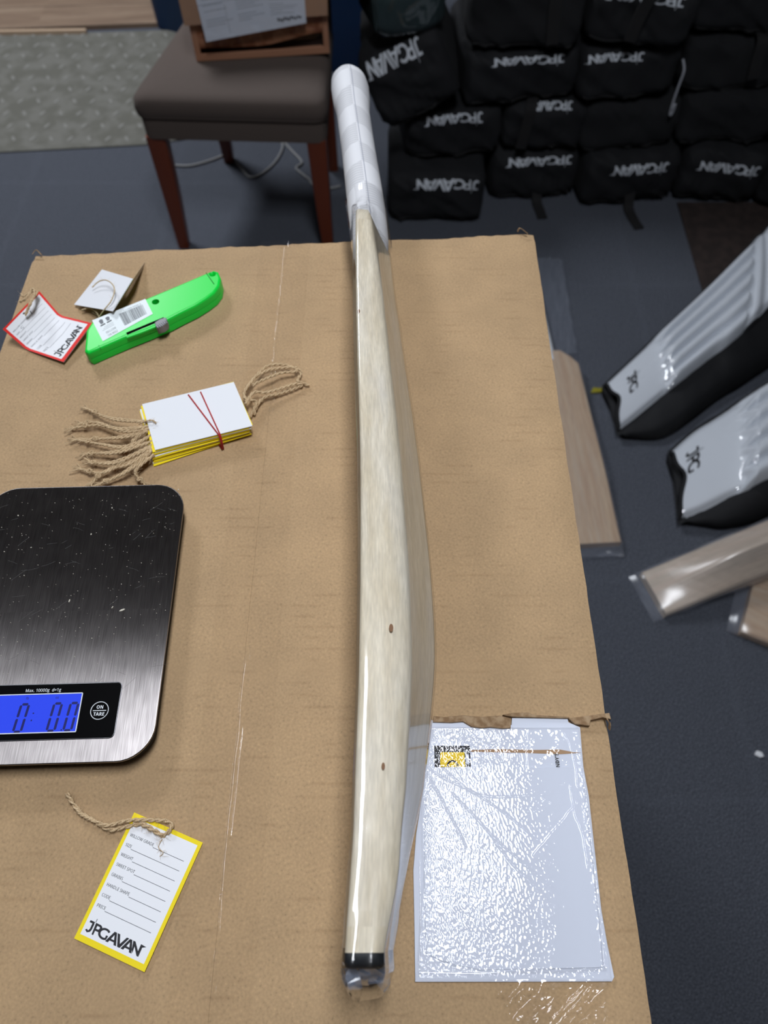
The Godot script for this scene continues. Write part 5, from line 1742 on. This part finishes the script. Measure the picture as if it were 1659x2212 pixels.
# ---------- wrapped bats on the carpet
func floor_bat(label: String, toe_l: Vector3, toe_r: Vector3, dir: Vector3, length: float, ridge: float, m: Material, lift: float, taper := 0.0) -> Node3D:
	var base := toe_l.lerp(toe_r, .5)
	base.y = 0
	var t := thing("cricket_bat", base, label, "cricket bat", "wrapped bats on the carpet")
	var ax := (toe_r - toe_l)
	ax.y = 0
	var w := ax.length()
	dir = Vector3(dir.x, 0, dir.z).normalized()
	ax = Vector3(-dir.z, 0, dir.x) * signf(Vector3(-dir.z, 0, dir.x).dot(ax))
	var rings := []
	var uvs := []
	var fr := []
	for i in 25:
		var s := i / 24.0 * length
		var sh := smoothstep(length, length - .04, s)
		var half := w / 2 * lerpf(.35, 1.0, sh)
		var hgt := lerpf(.021, .034, smoothstep(0, .2, s))
		var sp := ridge * smoothstep(-.02, .2, s)
		var prof := [Vector2(-half, 0), Vector2(-half, hgt * .8), Vector2(-half + .004, hgt), Vector2(-half * .5, hgt + sp * .42), Vector2(-.004, hgt + sp), Vector2(.004, hgt + sp), Vector2(half * .5, hgt + sp * .42), Vector2(half - .004, hgt), Vector2(half, hgt * .8), Vector2(half, 0)]
		var ring := PackedVector3Array()
		var ur := []
		var r2 := PackedVector3Array()
		for q in prof:
			var p: Vector3 = base + dir * s + ax * q.x + Vector3(0, q.y + lift * s / length + .001, 0)
			ring.append(p)
			ur.append(Vector2(q.x / w + .5, s * 1.6))
			var o := Vector2(q.x, q.y - hgt * .5).normalized() * (.003 + .003 * noise.get_noise_3d(q.x * 30.0, s * 20.0, lift))
			r2.append(p + ax * o.x * 1.6 + Vector3(0, maxf(o.y, -.0005), 0))
		ur.append(Vector2(1, s * 1.6))
		rings.append(ring)
		uvs.append(ur)
		fr.append(r2)
	var g := Geo.new()
	g.loft(rings, true, -1, uvs)
	obj("blade", g, m, t)
	var hp := PackedVector3Array()
	for i in 12: hp.append(base - ax * taper + dir * (length - .03 + i * .028) + Vector3(0, .020 + lift, 0))
	obj("handle_grip", tube(hp, .0175, 14), M.grip_plain, t)
	# film, with a crimped fringe past the toe
	var all := []
	for i in range(5, 0, -1):
		var u := i / 5.0
		var ring := PackedVector3Array()
		for q in fr[0].size():
			var p: Vector3 = fr[0][q]
			var c := base + Vector3(0, .006, 0)
			var flat := Vector3(p.x, lerpf(p.y, c.y, u * .92), p.z)
			flat -= dir * (.026 * u + .005 * noise.get_noise_2d(q * 2.3, u * 3.0))
			flat.y = maxf(flat.y + noise.get_noise_2d(q * 1.7, u * 5.0 + 4.0) * .004, .001)
			ring.append(flat)
		all.append(ring)
	for r in fr: all.append(r)
	var fg := Geo.new()
	fg.loft(all, false)
	obj("shrink_film", fg, M.film_hazy, t)
	return t

func floor_bats() -> void:
	var a := floor_bat("wrapped bat lying face up on the carpet, half hidden by the carton's right edge", Vector3(0.412, 0.02, -0.7247), Vector3(0.5275, 0.02, -0.7479), Vector3(0.4967, 0.02, -1.2937) - Vector3(0.5275, 0.02, -0.7479), .555, .0, M.willow_red, .0, .012)
	# its empty film reaches on past the shoulders
	var rows := []
	for i in 21:
		var v := i / 20.0
		var l := Vector3(0.4183, 0.012, -1.2914).lerp(Vector3(0.4134, 0.01, -1.6622), v)
		var r := Vector3(0.5054, 0.012, -1.2994).lerp(Vector3(0.5093, 0.01, -1.6622), v)
		var row := []
		for j in 15:
			var p := l.lerp(r, j / 14.0)
			p.y += absf(noise.get_noise_2d(j * .5, v * 7.0)) * .02
			row.append(p)
		rows.append(row)
	var fg := Geo.new()
	fg.grid(rows)
	obj("film_tail", fg, M.film_hazy, a, Vector3.ZERO, 2)
	floor_bat("wrapped bat with ridged back up, nearest the lower right, in front of the pads", Vector3(0.5552, 0.035, -0.6645), Vector3(0.5972, 0.02, -0.5686), Vector3(0.8254, 0.09, -0.757) - Vector3(0.5552, 0.035, -0.6645), .56, .042, M.willow_pink, .115)
	floor_bat("brownish wrapped bat mostly under the ridged one at the right side of the frame", Vector3(0.865, 0.02, -0.6672), Vector3(0.7016, 0.02, -0.5654) + Vector3(.0, 0, .0), Vector3(0.7951, 0.02, -0.5225) - Vector3(0.7018, 0.02, -0.5665), .55, .0, M.willow_red, .0)

func board_tex() -> ImageTexture:
	# kraft fibre, dark flecks, and the dashed print-through of the flutes every 8.6 mm
	var n := FastNoiseLite.new()
	n.fractal_octaves = 4
	var layers := []
	for f in [.13, .006, .02]:
		n.frequency = f
		n.seed += 3
		var im := n.get_seamless_image(1024, 1024)
		im.convert(Image.FORMAT_L8)
		layers.append(im.get_data())
	var out := PackedByteArray()
	out.resize(1024 * 1024 * 3)
	var a: PackedByteArray = layers[0]
	var b: PackedByteArray = layers[1]
	var c: PackedByteArray = layers[2]
	for y in 1024:
		var w := pow(.5 + .5 * sin(TAU * y * 42.0 / 1024.0), 6.0)
		for x in 1024:
			var i := y * 1024 + x
			var fib := a[i] / 255.0 - .5
			var blot := b[i] / 255.0 - .5
			var dash := clampf((c[y * 1024 + (x / 3)] / 255.0 - .42) * 5.0, 0.0, 1.0) * clampf((b[(y * 1024 + x + 300000) % 1048576] / 255.0 - .5) * 5.0, 0.0, 1.0)
			var t := 1.0 + .13 * fib + .07 * blot - .055 * w * dash
			if fib < -.31: t -= .07
			if fib > .33: t += .05
			out[i * 3] = int(clampf(.685 * t, 0, 1) * 255)
			out[i * 3 + 1] = int(clampf(.57 * (t - .01 * w * dash), 0, 1) * 255)
			out[i * 3 + 2] = int(clampf(.428 * (t - .02 * w * dash), 0, 1) * 255)
	return ImageTexture.create_from_image(Image.create_from_data(1024, 1024, false, Image.FORMAT_RGB8, out))

func grip_tex() -> ImageTexture:
	# u round the handle, v along it: smooth and ribbed patches take turns either side of the seam
	var im := Image.create(512, 1024, false, Image.FORMAT_RGB8)
	for y in 1024:
		for x in 512:
			var u := x / 512.0 * 2.0
			var v := y / 1024.0 * 10.0 + .35 * absf(fmod(u + .5, 1.0) * 2.0 - 1.0)
			var on := (int(floor(v)) + int(floor(u))) % 2 == 0
			var c := .88
			if on:
				c = .835
				var rib := sin((v * 9.0 + (fmod(u, 1.0) - .5) * 6.0 * (1.0 if int(u) == 0 else -1.0)) * TAU)
				c += .045 * rib - .025
			im.set_pixel(x, y, Color(c, c, c * 1.015))
	return ImageTexture.create_from_image(im)

func brushed_tex() -> ImageTexture:
	var w := 512
	var im := Image.create(w, w, false, Image.FORMAT_RGB8)
	var n := FastNoiseLite.new()
	n.frequency = 1.0
	n.fractal_octaves = 2
	for y in w:
		for x in w:
			var c := .88 + .16 * n.get_noise_2d(x * .5, y * .008) + .06 * n.get_noise_2d(x * .01, y * .01 + 60)
			im.set_pixel(x, y, Color(c, c, c))
	return ImageTexture.create_from_image(im)

func barcode_tex() -> ImageTexture:
	# the sticker is read with the knife turned round: its print runs upside down in the photograph
	var W := 640
	var H := 220
	var im := Image.create(W, H, false, Image.FORMAT_RGB8)
	im.fill(Color(.90, .93, .94))
	var ink := Color(.2, .22, .24)
	var r := RandomNumberGenerator.new()
	r.seed = 12
	var x := 60.0
	while x < 340.0:
		var bw: float = [2.6, 2.6, 5.2, 7.8][r.randi() % 4]
		raster(im, rect_tris(x, 28, bw, 138), ink)
		x += bw + [2.8, 4.2, 5.6][r.randi() % 3]
	raster(im, text_tris("0 39564 84377 5", 24, Vector2(70, 196), false, 1.2), ink)
	raster(im, text_tris("ITEM NO.", 27, Vector2(440, 38), false, 1.1), ink)
	raster(im, text_tris("84377/80", 27, Vector2(440, 70), false, 1.1), ink)
	for k in 3: raster(im, rect_tris(440, 84 + k * 13, 150 - k * 20, 3), Color(.5, .52, .54))
	for k in 2:
		raster(im, rect_tris(445 + k * 80, 128, 60, 12), ink)
		raster(im, stroke([Vector2(455 + k * 80, 180), Vector2(462 + k * 80, 150), Vector2(488 + k * 80, 150), Vector2(495 + k * 80, 180), Vector2(475 + k * 80, 188), Vector2(455 + k * 80, 180)], 8), Color(.35, .37, .4))
	im.rotate_180()
	return ImageTexture.create_from_image(im)

func sheet_tex() -> ImageTexture:
	var im := Image.create(512, 256, false, Image.FORMAT_RGB8)
	im.fill(Color(.74, .76, .80))
	var r := RandomNumberGenerator.new()
	r.seed = 4
	for k in 16:
		for c in 3:
			if r.randf() < .75: raster(im, rect_tris(24 + c * 160, 14 + k * 12.0, r.randf_range(50, 135), 3.0), Color(.52, .54, .58))
	raster(im, rect_tris(0, 106, 512, 2), Color(.5, .52, .56))
	raster(im, rect_tris(128, 120, 2, 120), Color(.5, .52, .56))
	for k in 11: raster(im, rect_tris(372 + k * 11, 214 + (k % 3) * 3, 8, 14), Color(.18, .18, .2))
	return ImageTexture.create_from_image(im)

func bag_tex() -> ImageTexture:
	var im := Image.create(512, 144, false, Image.FORMAT_RGB8)
	im.fill(Color(.058, .062, .075))
	raster(im, placed(wordmark(), Vector2(28, 124), 101, 84), Color(.80, .82, .85))
	im.rotate_180()
	return ImageTexture.create_from_image(im)
